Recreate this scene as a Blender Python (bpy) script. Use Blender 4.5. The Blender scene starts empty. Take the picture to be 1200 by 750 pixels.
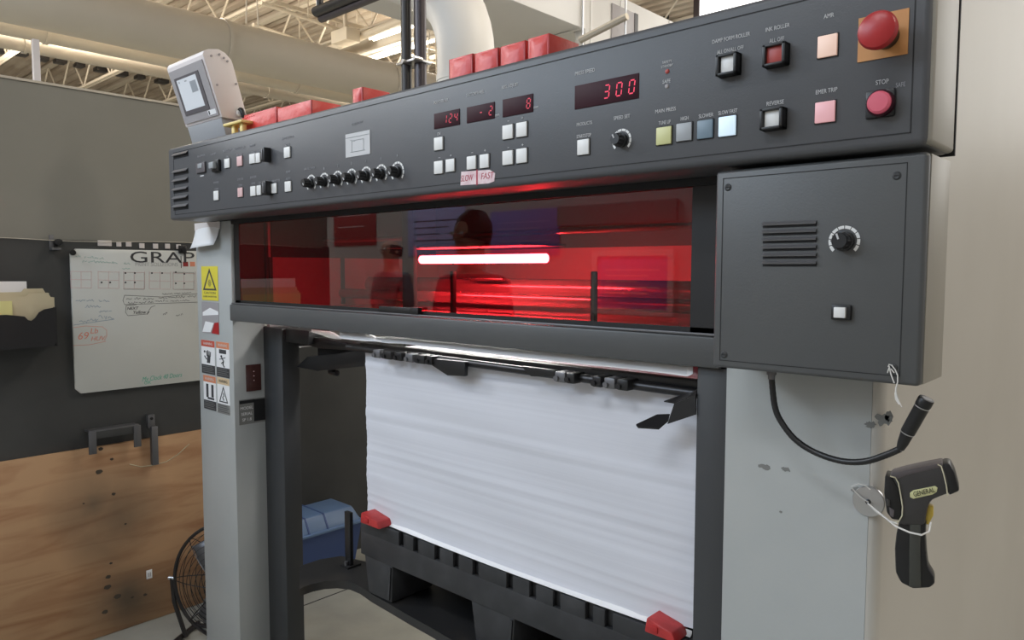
import bpy, bmesh, math, random
from mathutils import Vector, Matrix
random.seed(7)
S = bpy.context.scene
COL = S.collection
V = Vector
# ------------------------------------------------------------------ camera
FPX = 870.4
yaw, pit, rol = (math.radians(a) for a in (-42.467, 3.917, -0.076))
CAM = V((0, -1.2, 1.5))
FW = V((math.sin(yaw)*math.cos(pit), math.cos(yaw)*math.cos(pit), -math.sin(pit)))
_x = V((math.cos(yaw), -math.sin(yaw), 0)); _y = FW.cross(_x)
RX = _x*math.cos(rol) + _y*math.sin(rol); RY = -_x*math.sin(rol) + _y*math.cos(rol)
cd = bpy.data.cameras.new('camera'); co = bpy.data.objects.new('camera', cd); COL.objects.link(co)
cd.sensor_fit = 'HORIZONTAL'; cd.sensor_width = 36; cd.lens = FPX/1200*36; cd.clip_end = 100; cd.clip_start = 0.02
co.matrix_world = Matrix(((RX.x, -RY.x, -FW.x, CAM.x), (RX.y, -RY.y, -FW.y, CAM.y), (RX.z, -RY.z, -FW.z, CAM.z), (0, 0, 0, 1)))
S.camera = co
def at(px, py, X=None, Y=None, Z=None):
    d = RX*((px-600)/FPX) + RY*((py-375)/FPX) + FW
    for v, k in ((X, 0), (Y, 1), (Z, 2)):
        if v is not None: return CAM + d*((v-CAM[k])/d[k])

# ------------------------------------------------------------------ materials
MATS = {}
def mat(name, col, rough=.5, metal=0, emit=None, es=0, noise=None, bump=None, spec=.5, wave=None):
    if name in MATS: return MATS[name]
    m = bpy.data.materials.new(name); m.use_nodes = True; nt = m.node_tree; b = nt.nodes['Principled BSDF']
    b.inputs['Base Color'].default_value = (*col, 1); b.inputs['Roughness'].default_value = rough
    b.inputs['Metallic'].default_value = metal; b.inputs['Specular IOR Level'].default_value = spec
    if emit: b.inputs['Emission Color'].default_value = (*emit, 1); b.inputs['Emission Strength'].default_value = es
    tc = nt.nodes.new('ShaderNodeTexCoord')
    if noise:
        col2, sc, lo, hi = noise[:4]; st = noise[4] if len(noise) > 4 else (1, 1, 1)
        mp = nt.nodes.new('ShaderNodeMapping'); mp.inputs['Scale'].default_value = st
        n = nt.nodes.new('ShaderNodeTexNoise'); n.inputs['Scale'].default_value = sc; n.inputs['Detail'].default_value = 6
        r = nt.nodes.new('ShaderNodeValToRGB'); r.color_ramp.elements[0].position = lo; r.color_ramp.elements[1].position = hi
        r.color_ramp.elements[0].color = (*col, 1); r.color_ramp.elements[1].color = (*col2, 1)
        nt.links.new(tc.outputs['Object'], mp.inputs[0]); nt.links.new(mp.outputs[0], n.inputs['Vector'])
        nt.links.new(n.outputs['Fac'], r.inputs[0]); nt.links.new(r.outputs[0], b.inputs['Base Color'])
    if bump:
        sc, st, dist = bump[:3]; vs = bump[3] if len(bump) > 3 else (1, 1, 1)
        mp = nt.nodes.new('ShaderNodeMapping'); mp.inputs['Scale'].default_value = vs
        n = nt.nodes.new('ShaderNodeTexNoise'); n.inputs['Scale'].default_value = sc; n.inputs['Detail'].default_value = 4
        bp = nt.nodes.new('ShaderNodeBump'); bp.inputs['Strength'].default_value = st; bp.inputs['Distance'].default_value = dist
        nt.links.new(tc.outputs['Object'], mp.inputs[0]); nt.links.new(mp.outputs[0], n.inputs['Vector'])
        nt.links.new(n.outputs['Fac'], bp.inputs['Height']); nt.links.new(bp.outputs[0], b.inputs['Normal'])
    MATS[name] = m; return m
mat('console_paint', (.078,.081,.089), .42, noise=((.088,.090,.097), 5, .3, .75), bump=(350, .12, .002))
mat('dark_grey_paint', (.076,.079,.082), .42, noise=((.088,.090,.091), 4, .3, .7), bump=(300, .1, .002))
mat('post_paint', (.040,.042,.045), .45)
mat('seam', (.012,.012,.013), .7)
mat('light_grey_paint', (.40,.42,.42), .42, noise=((.46,.47,.46), 3, .35, .7), bump=(200, .08, .002))
mat('cream_paint', (.50,.475,.43), .45, noise=((.54,.515,.47), 2, .35, .7))
mat('cream_trim', (.31,.29,.25), .45)
mat('black', (.012,.012,.013), .4)
mat('black_matt', (.014,.014,.016), .75)
mat('dark_metal', (.035,.034,.036), .32, .6)
mat('steel', (.55,.55,.56), .28, .9)
mat('dull_steel', (.18,.18,.19), .45, .7)
mat('white_cap', (.78,.78,.77), .4)
mat('white_print', (.56,.56,.57), .6)
mat('grey_print', (.30,.30,.32), .6)
mat('grey_cap', (.35,.37,.39), .4)
mat('pink_cap', (.75,.50,.50), .4)
mat('pink_lit', (.75,.42,.45), .4, emit=(1,.45,.45), es=.18)
mat('peach_lit', (.8,.6,.5), .4, emit=(1,.6,.45), es=.25)
mat('yellow_cap', (.62,.62,.30), .4)
mat('teal_cap', (.13,.18,.22), .4, emit=(.5,.75,1), es=.06)
mat('lit_white', (.6,.7,.8), .4, emit=(.65,.85,1), es=.45)
mat('red_cap', (.42,.06,.05), .4)
mat('mushroom_red', (.42,.022,.025), .35)
mat('stop_red', (.50,.10,.14), .35, emit=(1,.15,.25), es=.12)
mat('amber_plate', (.58,.27,.09), .5)
mat('display_glass', (.035,.008,.014), .5, spec=.15)
mat('digit', (.3,.01,.02), .5, emit=(1,.04,.12), es=.75)
mat('digit_dim', (.3,.01,.02), .5, emit=(1,.04,.10), es=.38)
mat('pink_sticker', (.70,.50,.54), .6, noise=((.80,.66,.68), 60, .4, .6))
mat('red_ink', (.45,.06,.09), .6)
mat('red_plastic', (.72,.07,.06), .38, noise=((.64,.05,.045), 8, .3, .7), bump=(25, .35, .01))
mat('clamp_red', (.50,.035,.035), .42, noise=((.38,.025,.025), 30, .4, .6), bump=(60, .3, .004))
mat('paper', (.72,.73,.77), .75)
mat('paper_white', (.85,.85,.86), .7)
mat('manila', (.62,.55,.38), .7)
mat('yellow_note', (.75,.72,.32), .7)
mat('pallet_black', (.026,.027,.030), .5, noise=((.045,.046,.05), 14, .45, .75))
mat('platform_black', (.018,.018,.019), .4, noise=((.05,.042,.036), 5, .5, .8))
mat('partition_upper', (.22,.212,.182), .75, noise=((.245,.236,.205), 2.5, .3, .7))
mat('partition_lower', (.046,.047,.047), .7, noise=((.058,.059,.058), 6, .3, .7))
mat('whiteboard', (.66,.67,.64), .3, noise=((.72,.73,.70), 2, .35, .65))
mat('ink_black', (.05,.05,.055), .7); mat('ink_teal', (.25,.50,.45), .7); mat('ink_pink', (.72,.45,.45), .7)
mat('ink_blue', (.20,.30,.42), .7); mat('ink_green', (.15,.50,.38), .7)
mat('ink_orange', (.75,.30,.22), .7); mat('logo_red', (.35,.03,.03), .6); mat('logo_orange', (.80,.30,.18), .6); mat('grey_text', (.48,.48,.48), .6)
mat('hmi_white', (.72,.67,.66), .45); mat('hmi_grey', (.36,.34,.35), .5); mat('hmi_bezel', (.12,.11,.12), .4); mat('hmi_base', (.33,.34,.36), .5)
mat('hmi_screen', (.45,.47,.5), .25, emit=(.85,.92,1), es=.30); mat('hmi_icons', (.2,.22,.25), .4, emit=(.5,.55,.6), es=.2)
mat('yellow_plastic', (.80,.62,.22), .45)
mat('duct_beige', (.50,.45,.37), .6, noise=((.55,.50,.42), 1.2, .3, .7)); mat('pipe_beige', (.46,.41,.34), .6)
mat('white_duct', (.72,.71,.69), .5); mat('joist_cream', (.58,.52,.42), .6)
mat('deck', (.44,.36,.28), .75, noise=((.54,.47,.38), 1.5, .4, .6, (1, 1, 1)))
mat('black_pipe', (.030,.027,.026), .38, .3); mat('brown_pipe', (.055,.045,.05), .35, .3)
mat('tote_blue', (.045,.085,.24), .35); mat('tote_lid', (.12,.20,.36), .35)
mat('sign_yellow', (.72,.62,.06), .5); mat('sign_red', (.60,.10,.06), .5); mat('sign_orange', (.68,.25,.13), .5); mat('sign_pale', (.72,.55,.34), .5)
mat('label_dark', (.045,.045,.05), .5); mat('label_grey', (.22,.22,.21), .5); mat('brown_window', (.075,.028,.024), .25)
mat('stain', (.07,.055,.04), .7); mat('stain_grey', (.20,.20,.19), .7); mat('string', (.68,.66,.63), .8)
mat('gun_dark', (.045,.042,.042), .4); mat('gun_black', (.010,.010,.011), .35); mat('gun_olive', (.052,.053,.046), .4)
mat('gun_top', (.115,.10,.105), .45); mat('cream_line', (.62,.58,.42), .5); mat('trigger_yellow', (.60,.43,.07), .4); mat('badge', (.62,.60,.32), .4)
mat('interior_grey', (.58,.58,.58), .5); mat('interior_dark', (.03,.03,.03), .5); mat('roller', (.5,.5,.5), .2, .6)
mat('tube', (1,1,1), .5, emit=(1,.97,.92), es=95)
mat('lamp_tube', (1,1,1), .5, emit=(1,.93,.82), es=3)
mat('fixture', (.7,.7,.68), .5); mat('daylight', (1,1,1), .5, emit=(1,1,.98), es=2.2)
mat('wall_back', (.46,.44,.42), .8); mat('poster_red', (.30,.04,.04), .6); mat('poster_blue', (.20,.20,.55), .6); mat('poster_purple', (.42,.42,.72), .6)
mat('skin', (.50,.30,.22), .5); mat('shirt_dark', (.03,.03,.04), .8); mat('shirt_grey', (.14,.14,.15), .8); mat('jeans', (.05,.07,.12), .8); mat('hair', (.03,.02,.015), .6)
mat('eye', (.7,.7,.7), .2); mat('shoe', (.02,.02,.02), .5)

def node_mat(name):
    m = bpy.data.materials.new(name); m.use_nodes = True; MATS[name] = m
    return m, m.node_tree, m.node_tree.nodes['Principled BSDF']
# red tinted acrylic
m = bpy.data.materials.new('red_acrylic'); m.use_nodes = True; nt = m.node_tree; nt.nodes.clear(); MATS['red_acrylic'] = m
o = nt.nodes.new('ShaderNodeOutputMaterial'); mx = nt.nodes.new('ShaderNodeMixShader'); tr = nt.nodes.new('ShaderNodeBsdfTransparent')
gl = nt.nodes.new('ShaderNodeBsdfGlossy'); fr = nt.nodes.new('ShaderNodeFresnel')
tr.inputs[0].default_value = (.74, .115, .135, 1); gl.inputs['Roughness'].default_value = .02; gl.inputs['Color'].default_value = (1, 1, 1, 1); fr.inputs[0].default_value = 1.55
geo = nt.nodes.new('ShaderNodeNewGeometry'); iv = nt.nodes.new('ShaderNodeMath'); iv.operation = 'SUBTRACT'; iv.inputs[0].default_value = 1; ml = nt.nodes.new('ShaderNodeMath'); ml.operation = 'MULTIPLY'
nt.links.new(geo.outputs['Backfacing'], iv.inputs[1]); nt.links.new(iv.outputs[0], ml.inputs[0]); nt.links.new(fr.outputs[0], ml.inputs[1]); nt.links.new(ml.outputs[0], mx.inputs[0]); nt.links.new(tr.outputs[0], mx.inputs[1]); nt.links.new(gl.outputs[0], mx.inputs[2]); nt.links.new(mx.outputs[0], o.inputs[0])
# paper edges: fine horizontal sheet lines
m, nt, b = node_mat('sheet_edges')
tc = nt.nodes.new('ShaderNodeTexCoord'); mp = nt.nodes.new('ShaderNodeMapping'); mp.inputs['Scale'].default_value = (.8, .8, 130)
n = nt.nodes.new('ShaderNodeTexNoise'); n.inputs['Scale'].default_value = 1.6; n.inputs['Detail'].default_value = 5
r = nt.nodes.new('ShaderNodeValToRGB'); r.color_ramp.elements[0].position = .25; r.color_ramp.elements[1].position = .6
r.color_ramp.elements[0].color = (.63,.64,.70,1); r.color_ramp.elements[1].color = (.67,.68,.74,1)
nt.links.new(tc.outputs['Object'], mp.inputs[0]); nt.links.new(mp.outputs[0], n.inputs['Vector']); nt.links.new(n.outputs['Fac'], r.inputs[0]); nt.links.new(r.outputs[0], b.inputs['Base Color'])
b.inputs['Roughness'].default_value = .85
# plywood with grain and grime (grime is real dirt with a shape of its own)
m, nt, b = node_mat('plywood')
tc = nt.nodes.new('ShaderNodeTexCoord'); mp = nt.nodes.new('ShaderNodeMapping'); mp.inputs['Scale'].default_value = (1, 1.3, 9)
n = nt.nodes.new('ShaderNodeTexNoise'); n.inputs['Scale'].default_value = 1.7; n.inputs['Detail'].default_value = 7; n.inputs['Distortion'].default_value = .9
r = nt.nodes.new('ShaderNodeValToRGB'); e = r.color_ramp.elements; e[0].position = .30; e[0].color = (.38,.19,.09,1); e[1].position = .55; e[1].color = (.52,.31,.165,1)
n2 = nt.nodes.new('ShaderNodeTexNoise'); n2.inputs['Scale'].default_value = 3.2; n2.inputs['Detail'].default_value = 4
r2 = nt.nodes.new('ShaderNodeValToRGB'); r2.color_ramp.elements[0].position = .50; r2.color_ramp.elements[1].position = .72
mxc = nt.nodes.new('ShaderNodeMixRGB'); mxc.inputs['Color2'].default_value = (.14,.10,.065,1)
mu = nt.nodes.new('ShaderNodeMath'); mu.operation = 'MULTIPLY'; mu.inputs[1].default_value = .75
nt.links.new(tc.outputs['Object'], mp.inputs[0]); nt.links.new(mp.outputs[0], n.inputs['Vector']); nt.links.new(n.outputs['Fac'], r.inputs[0])
nt.links.new(tc.outputs['Object'], n2.inputs['Vector'])
acc = None
for (cy, cz, sy, sz) in ((.07, .08, 4.2, 3.4), (.10, -.27, 3.8, 4.5), (-.02, .16, 5, 5)):
    m1 = nt.nodes.new('ShaderNodeMapping'); m1.inputs['Location'].default_value = (0, -cy*sy, -cz*sz); m1.inputs['Scale'].default_value = (0, sy, sz)
    g1 = nt.nodes.new('ShaderNodeTexGradient'); g1.gradient_type = 'SPHERICAL'; nt.links.new(tc.outputs['Object'], m1.inputs[0]); nt.links.new(m1.outputs[0], g1.inputs[0])
    if acc is None: acc = g1.outputs['Fac']
    else:
        a1 = nt.nodes.new('ShaderNodeMath'); a1.operation = 'MAXIMUM'; nt.links.new(acc, a1.inputs[0]); nt.links.new(g1.outputs['Fac'], a1.inputs[1]); acc = a1.outputs[0]
m2_ = nt.nodes.new('ShaderNodeMath'); m2_.operation = 'MULTIPLY'; nt.links.new(acc, m2_.inputs[0]); nt.links.new(n2.outputs['Fac'], m2_.inputs[1]); nt.links.new(m2_.outputs[0], mu.inputs[0]); mu.inputs[1].default_value = 1.7; mu.use_clamp = True
nt.links.new(mu.outputs[0], mxc.inputs['Fac']); nt.links.new(r.outputs[0], mxc.inputs['Color1']); nt.links.new(mxc.outputs[0], b.inputs['Base Color']); b.inputs['Roughness'].default_value = .6
# concrete
mat('concrete', (.30,.30,.27), .55, noise=((.38,.38,.34), 6, .3, .7), bump=(60, .15, .004))

# ------------------------------------------------------------------ mesh builder
class MB:
    def __init__(s): s.bm = bmesh.new(); s.M = None
    def _merge(s, t):
        if s.M is not None: t.transform(s.M)
        me = bpy.data.meshes.new('tmp'); t.to_mesh(me); t.free(); s.bm.from_mesh(me); bpy.data.meshes.remove(me); return s
    def box(s, lo, hi, bev=0, seg=2, M=None):
        t = bmesh.new(); bmesh.ops.create_cube(t, size=1)
        lo = V(lo); hi = V(hi); c = (lo+hi)/2; d = hi-lo
        for v in t.verts: v.co = V((v.co.x*d.x, v.co.y*d.y, v.co.z*d.z)) + c
        if bev: bmesh.ops.bevel(t, geom=t.edges[:], offset=bev, segments=seg, affect='EDGES', profile=.5)
        if M is not None: t.transform(M)
        return s._merge(t)
    def cyl(s, p0, p1, r, r2=None, seg=24, bev=0):
        p0 = V(p0); p1 = V(p1); d = p1-p0; t = bmesh.new()
        bmesh.ops.create_cone(t, cap_ends=True, segments=seg, radius1=r, radius2=r if r2 is None else r2, depth=d.length)
        if bev:
            ed = [e for e in t.edges if len(e.link_faces) == 2 and any(len(f.verts) > 4 for f in e.link_faces)]
            bmesh.ops.bevel(t, geom=ed, offset=bev, segments=2, affect='EDGES', profile=.5)
        t.transform(Matrix.Translation((p0+p1)/2) @ d.to_track_quat('Z', 'Y').to_matrix().to_4x4())
        return s._merge(t)
    def lathe(s, prof, origin, axis, seg=32):
        q = V(axis).to_track_quat('Z', 'Y').to_matrix().to_4x4(); t = bmesh.new(); rings = []
        for r, h in prof:
            rings.append([t.verts.new((r*math.cos(a), r*math.sin(a), h)) for a in (2*math.pi*k/seg for k in range(seg))] if r > 1e-6 else [t.verts.new((0, 0, h))])
        for a, b in zip(rings, rings[1:]):
            for k in range(seg):
                k2 = (k+1) % seg
                vs = [a[k % len(a)], a[k2 % len(a)], b[k2 % len(b)], b[k % len(b)]]
                u = []
                for v in vs:
                    if v not in u: u.append(v)
                if len(u) >= 3: t.faces.new(u)
        bmesh.ops.recalc_face_normals(t, faces=t.faces[:])
        t.transform(Matrix.Translation(V(origin)) @ q); return s._merge(t)
    def tube(s, pts, r, seg=12, closed=False):
        pts = [V(p) for p in pts]; rs = r if isinstance(r, (list, tuple)) else [r]*len(pts); t = bmesh.new(); rings = []; n = len(pts); up = None
        for i, p in enumerate(pts):
            if closed: d = pts[(i+1) % n]-pts[i-1]
            else: d = pts[min(i+1, n-1)]-pts[max(i-1, 0)]
            d.normalize()
            if up is None: up = V((0, 0, 1)) if abs(d.z) < .9 else V((1, 0, 0))
            a = d.cross(up).normalized(); b = a.cross(d).normalized(); up = b
            rings.append([t.verts.new(p + (a*math.cos(2*math.pi*k/seg)+b*math.sin(2*math.pi*k/seg))*rs[i]) for k in range(seg)])
        pairs = list(zip(rings, rings[1:])) + ([(rings[-1], rings[0])] if closed else [])
        for A, B in pairs:
            for k in range(seg): t.faces.new((A[k], A[(k+1) % seg], B[(k+1) % seg], B[k]))
        if not closed: t.faces.new(rings[0]); t.faces.new(list(reversed(rings[-1])))
        bmesh.ops.recalc_face_normals(t, faces=t.faces[:]); return s._merge(t)
    def prism(s, poly, off, bev=0, seg=2):      # poly: 3D points in a plane; off: extrusion vector
        t = bmesh.new(); A = [t.verts.new(V(p)) for p in poly]; B = [t.verts.new(V(p)+V(off)) for p in poly]
        t.faces.new(A); t.faces.new(list(reversed(B))); n = len(A)
        for k in range(n): t.faces.new((A[k], B[k], B[(k+1) % n], A[(k+1) % n]))
        bmesh.ops.recalc_face_normals(t, faces=t.faces[:])
        if bev: bmesh.ops.bevel(t, geom=t.edges[:], offset=bev, segments=seg, affect='EDGES', profile=.5)
        return s._merge(t)
    def mesh(s, vs, fs):
        t = bmesh.new(); vv = [t.verts.new(V(v)) for v in vs]
        for f in fs: t.faces.new([vv[i] for i in f])
        bmesh.ops.recalc_face_normals(t, faces=t.faces[:]); return s._merge(t)
    def text(s, txt, c, size, right=(1, 0, 0), up=(0, 0, 1), th=.0006, width=None, shear=0):
        cu = bpy.data.curves.new('t', 'FONT'); cu.body = txt; cu.size = size; cu.align_x = 'CENTER'; cu.align_y = 'CENTER'; cu.resolution_u = 3; cu.shear = shear
        ob = bpy.data.objects.new('t', cu); COL.objects.link(ob); dg = bpy.context.evaluated_depsgraph_get()
        me = bpy.data.meshes.new_from_object(ob.evaluated_get(dg)); bpy.data.objects.remove(ob); bpy.data.curves.remove(cu)
        t = bmesh.new(); t.from_mesh(me); bpy.data.meshes.remove(me)
        if width and t.verts:
            w = max(v.co.x for v in t.verts)-min(v.co.x for v in t.verts)
            for v in t.verts: v.co.x *= width/max(w, 1e-5)
        R = V(right).normalized(); U = V(up).normalized(); N = R.cross(U)
        ex = bmesh.ops.extrude_face_region(t, geom=t.faces[:]); 
        for v in [g for g in ex['geom'] if isinstance(g, bmesh.types.BMVert)]: v.co.z += th
        M = Matrix(((R.x, U.x, N.x, c[0]), (R.y, U.y, N.y, c[1]), (R.z, U.z, N.z, c[2]), (0, 0, 0, 1))); t.transform(M)
        return s._merge(t)
    def build(s, name, m, parent=None, smooth=True, mods=None):
        me = bpy.data.meshes.new(name); bm = s.bm
        if not bm.verts: print('EMPTY MESH', name); return None
        lo = V([min(v.co[k] for v in bm.verts) for k in range(3)]); hi = V([max(v.co[k] for v in bm.verts) for k in range(3)]); c = (lo+hi)/2
        for v in bm.verts: v.co -= c
        bm.to_mesh(me); bm.free()
        if smooth:
            for p in me.polygons: p.use_smooth = True
            me.set_sharp_from_angle(angle=math.radians(38))
        me.materials.append(MATS[m]); ob = bpy.data.objects.new(name, me); COL.objects.link(ob)
        if parent: ob.parent = parent; ob.location = c - wloc(parent)
        else: ob.location = c
        return ob
def wloc(o):
    l = V(o.location)
    while o.parent: o = o.parent; l += o.location
    return l
def tag(o, label, cat, group=None, kind=None):
    o['label'] = label; o['category'] = cat
    if group: o['group'] = group
    if kind: o['kind'] = kind
    return o
def thing(name, loc, label, cat, group=None):
    o = bpy.data.objects.new(name, None); COL.objects.link(o); o.location = loc; o.empty_display_size = .05
    return tag(o, label, cat, group)
def struct(o): o['kind'] = 'structure'; return o
def kids(o): return [c for c in bpy.data.objects if c.parent == o]
def dup(o, off=(0, 0, 0), parent=None, label=None, first=True):
    c = o.copy(); COL.objects.link(c)
    if parent is not None: c.parent = parent
    if first: c.location = V(o.location) + V(off)
    if label: c['label'] = label
    for k in kids(o): dup(k, parent=c, first=False)
    return c

# ================================================================== SETTING
b = MB().box((-19, -7, -.1), (7, 15, 0)); struct(b.build('floor', 'concrete'))
b = MB().box((-2.862, -6, .0002), (-2.856, 6, .0012)); b.box((-12, 2.6, .0002), (4, 2.606, .0012)); j = b.build('trim_1', 'seam'); struct(j)
# ceiling deck with ribs along X
b = MB(); vs = []; fs = []; n = 0
pr = []
y = -6.0
while y < 15: pr += [(y, 5.2), (y+.09, 5.2), (y+.11, 5.245), (y+.17, 5.245)]; y += .19
for X in (-19, 7): vs += [(X, p[0], p[1]) for p in pr]
N = len(pr)
for i in range(N-1): fs.append((i, i+1, N+i+1, N+i))
b.mesh(vs, fs); b.box((-19, -6, 5.26), (7, 15, 5.36)); struct(b.build('ceiling', 'deck', smooth=False))
b = MB().box((-19, -4.15, 0), (7, -4.0, 5.2)); struct(b.build('wall_front', 'wall_back'))
b = MB().box((-19, 14, 0), (7, 14.15, 5.2)); struct(b.build('wall_back', 'wall_back'))
b = MB().box((-19.1, -7, 0), (-19, 15, 5.2)); struct(b.build('wall_side', 'wall_back'))
# daylit window in the back wall, above console
# partition on the left
b = MB().box((-3.33, -.95, 1.612), (-3.25, 4.5, 2.197)); struct(b.build('wall_left', 'partition_upper'))
b = MB().box((-3.33, -.95, 0), (-3.235, 4.5, 1.611)); struct(b.build('wall_left_lower', 'partition_lower'))
b = MB().box((-3.335, -.95, 2.197), (-3.245, 4.5, 2.206)); struct(b.build('trim_2', 'duct_beige'))

# plywood board
t = thing('plywood_board', (-3.22, .1, 0), 'stained plywood sheet covering the foot of the dark partition, left of the press', 'board')
pl = MB().box((-3.233, -.94, .002), (-3.215, .62, .785), bev=.001).build('panel', 'plywood', t)
b = MB()
def spot(px, py, r, asp=.7, X=-3.2145, seed=0):
    p = at(px, py, X=X); rr = random.Random(seed+px)
    pts = [(X, p.y+math.cos(a)*r*(1+rr.uniform(-.2, .2)), p.z+math.sin(a)*r*asp*(1+rr.uniform(-.2, .2))) for a in (2*math.pi*k/14 for k in range(14))]
    MB().prism(pts, (.0008, 0, 0)).build('stain', 'stain', pl)
for q in ((116,553,.013),(127,676,.010),(126,688,.014),(138,699,.014),(123,717,.012),(118,526,.009),(131,538,.007),(133,579,.008),(147,614,.005),(130,660,.006),(155,700,.006),(170,697,.008),(98,590,.004)): spot(*q)
b = MB(); b.tube([at(x, y, X=-3.2145) for x, y in ((152,544),(165,547),(180,545),(195,541),(208,533),(222,520))], .0018, seg=6); b.build('scrape', 'manila', t)
p = at(175, 673, X=-3.213); b = MB().box((-3.2145, p.y-.012, p.z-.019), (-3.2125, p.y+.012, p.z+.019), bev=.0008)
o = b.build('paper_tag', 'paper_white'); tag(o, 'small white paper tag stuck low on the plywood board', 'tag')
b = MB().text('|||', (-3.2123, p.y, p.z), .02, right=(0, 1, 0), th=.0003); b.build('printed_mark', 'ink_black', o)

# wire along the partition seam
b = MB(); b.tube([(-3.225, y_, 1.612 + .004*math.sin(y_*9) - .002) for y_ in [-.9+.1*k for k in range(20)]], .0016, seg=6)
tag(b.build('wire', 'duct_beige'), 'thin pale wire strung along the partition above the whiteboard', 'wire')

# whiteboard
X0 = -3.232
t = thing('whiteboard', (X0, .15, 1.0), 'white dry-erase board with handwriting hung on the dark partition', 'whiteboard')
A = at(82, 292, X=X0+.012); B = at(88, 462, X=X0+.012)
y0 = A.y; z1 = A.z+.002; z0 = B.z; y1 = .62
cc = .02
poly = [(X0, y0+cc, z0), (X0, y1, z0), (X0, y1, z1), (X0, y0+cc, z1), (X0, y0, z1-cc), (X0, y0, z0+cc)]
MB().prism(poly, (.012, 0, 0), bev=.001).build('panel', 'whiteboard', t)
XB = X0+.0122
def bp(px, py): return at(px, py, X=XB)
def scribble(b, px0, py0, px1, py1, amp, seed, w=.0008, gaps=.16):
    rr = random.Random(seed); a = bp(px0, py0); e = bp(px1, py1); L_ = (e-a).length; n = max(6, int(L_/.0035)); cur = []
    for i in range(n+1):
        f = i/n; p = a.lerp(e, f); z = amp*(math.sin(i*1.9+seed)*.5+rr.uniform(-.6, .6)); p = V((XB, p.y+rr.uniform(-.0015, .0015), p.z+z)); cur.append(p)
        if rr.random() < gaps or i == n:
            if len(cur) > 2: b.tube(cur, w, seg=4)
            cur = []
def ln(b, pts, w=.0008): b.tube([bp(*p) for p in pts], w, seg=4)
b = MB()
R_, U_ = (0, 1, 0), (0, 0, 1)
p = bp(190, 302); b.text('GRAPHI', (XB, (bp(153, 302).y*1+bp(153, 302).y+.365)/2, p.z-.001), .066, right=R_, up=U_, width=.365)
b.box((XB, bp(212, 300).y-.0015, bp(212, 314).z), (XB+.0006, bp(212, 300).y+.0015, bp(212, 300).z)); b.build('logo_lettering', 'ink_black', t)
b = MB(); b.text('PRINT SOLUTIONS', (XB, bp(184, 310).y, bp(184, 310).z), .022, right=R_, width=bp(208, 310).y-bp(158, 310).y); b.build('logo_subtitle', 'grey_text', t)
for nm, px, mt in (('logo_square', 217.5, 'logo_red'), ('logo_square', 225.5, 'logo_orange')):
    p = bp(px, 309.5); MB().box((XB, p.y-.011, p.z-.010), (XB+.0006, p.y+.011, p.z+.010)).build(nm, mt, t)
b = MB()
for i, x_ in enumerate((83, 115, 145, 175, 203)):
    w_ = 24 + i*.3
    for k in range(3): ln(b, [(x_, 318+k*9.5+ i*.5), (x_+w_, 318.5+k*9.5+i*.5)], .0006)
    for k in range(3): ln(b, [(x_+w_*k/2, 318), (x_+w_*k/2, 338)], .0006)
b.build('printed_grid', 'ink_pink', t)
b = MB()
for i, x_ in enumerate((145, 203)):
    ln(b, [(x_, 319), (x_+24, 319.5), (x_+24, 339), (x_, 339), (x_, 319)], .0006)
for k, (x_, y_) in enumerate(((119,331),(129,331),(147,320),(158,320),(147,331),(158,331),(178,320),(190,320),(206,319),(216,321),(206,332),(216,332))):
    p = bp(x_, y_); MB().box((XB, p.y-.003, p.z-.003), (XB+.0008, p.y+.003, p.z+.003)).build('grid_mark', 'ink_black', t)
b.build('black_grid', 'ink_black', t)
b = MB(); scribble(b, 88, 300, 122, 303, .008, 1); scribble(b, 95, 306, 138, 308, .006, 2); scribble(b, 145, 309, 152, 309, .006, 5); scribble(b, 143, 315, 152, 315, .005, 6); b.build('teal_handwriting', 'ink_teal', t)
b = MB(); scribble(b, 86, 352, 128, 353, .006, 3); scribble(b, 100, 359, 120, 360, .006, 4); scribble(b, 92, 377, 115, 375, .008, 8); scribble(b, 115, 371, 133, 373, .010, 9); scribble(b, 116, 365, 131, 365, .006, 10)
ln(b, [(86, 381), (134, 374)]); b.build('blue_handwriting', 'ink_blue', t)
b = MB()
ln(b, [(146, 346), (144, 352), (146, 357), (232, 354)]); ln(b, [(146, 346), (190, 348), (232, 344)]); ln(b, [(148, 358), (147, 366), (150, 370), (172, 368), (177, 360), (182, 358)]); ln(b, [(148, 358), (160, 357)])
scribble(b, 148, 350, 182, 350, .006, 11); scribble(b, 186, 349, 230, 347, .006, 12); scribble(b, 150, 355, 180, 354, .005, 13); scribble(b, 182, 353, 225, 352, .004, 14); scribble(b, 188, 345, 224, 343, .004, 15)
b.text('NEXT', (XB, bp(155, 361.5).y, bp(155, 361.5).z), .017, right=R_, shear=.3); b.text('Yellow y', (XB, bp(165, 365).y, bp(165, 366).z), .019, right=R_, shear=.3)
scribble(b, 191, 368, 196, 367, .006, 18); scribble(b, 206, 370, 214, 368, .004, 19); b.build('black_handwriting', 'ink_black', t)
b = MB(); b.text('69', (XB, bp(97, 395).y, bp(97, 394).z), .040, right=R_, shear=.2); b.text('Lb', (XB, bp(110, 389).y, bp(110, 388).z), .03, right=R_, shear=.2); b.text('HUV', (XB, bp(114, 395).y, bp(114, 397).z), .025, right=R_, shear=.3)
ln(b, [(86, 384), (100, 382), (120, 383), (125, 387), (125, 394), (122, 399)]); ln(b, [(86, 405), (105, 404), (124, 400)]); b.build('orange_handwriting', 'ink_orange', t)
b = MB(); b.text('My Clock 40 Doors', (XB, bp(190, 441).y, bp(190, 442).z), .028, right=(0, 1, .02), width=bp(213, 440).y-bp(166, 440).y, shear=.3); b.text('OK', (XB, bp(173, 448).y, bp(173, 448.5).z), .02, right=R_); b.build('green_handwriting', 'ink_green', t)
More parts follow.
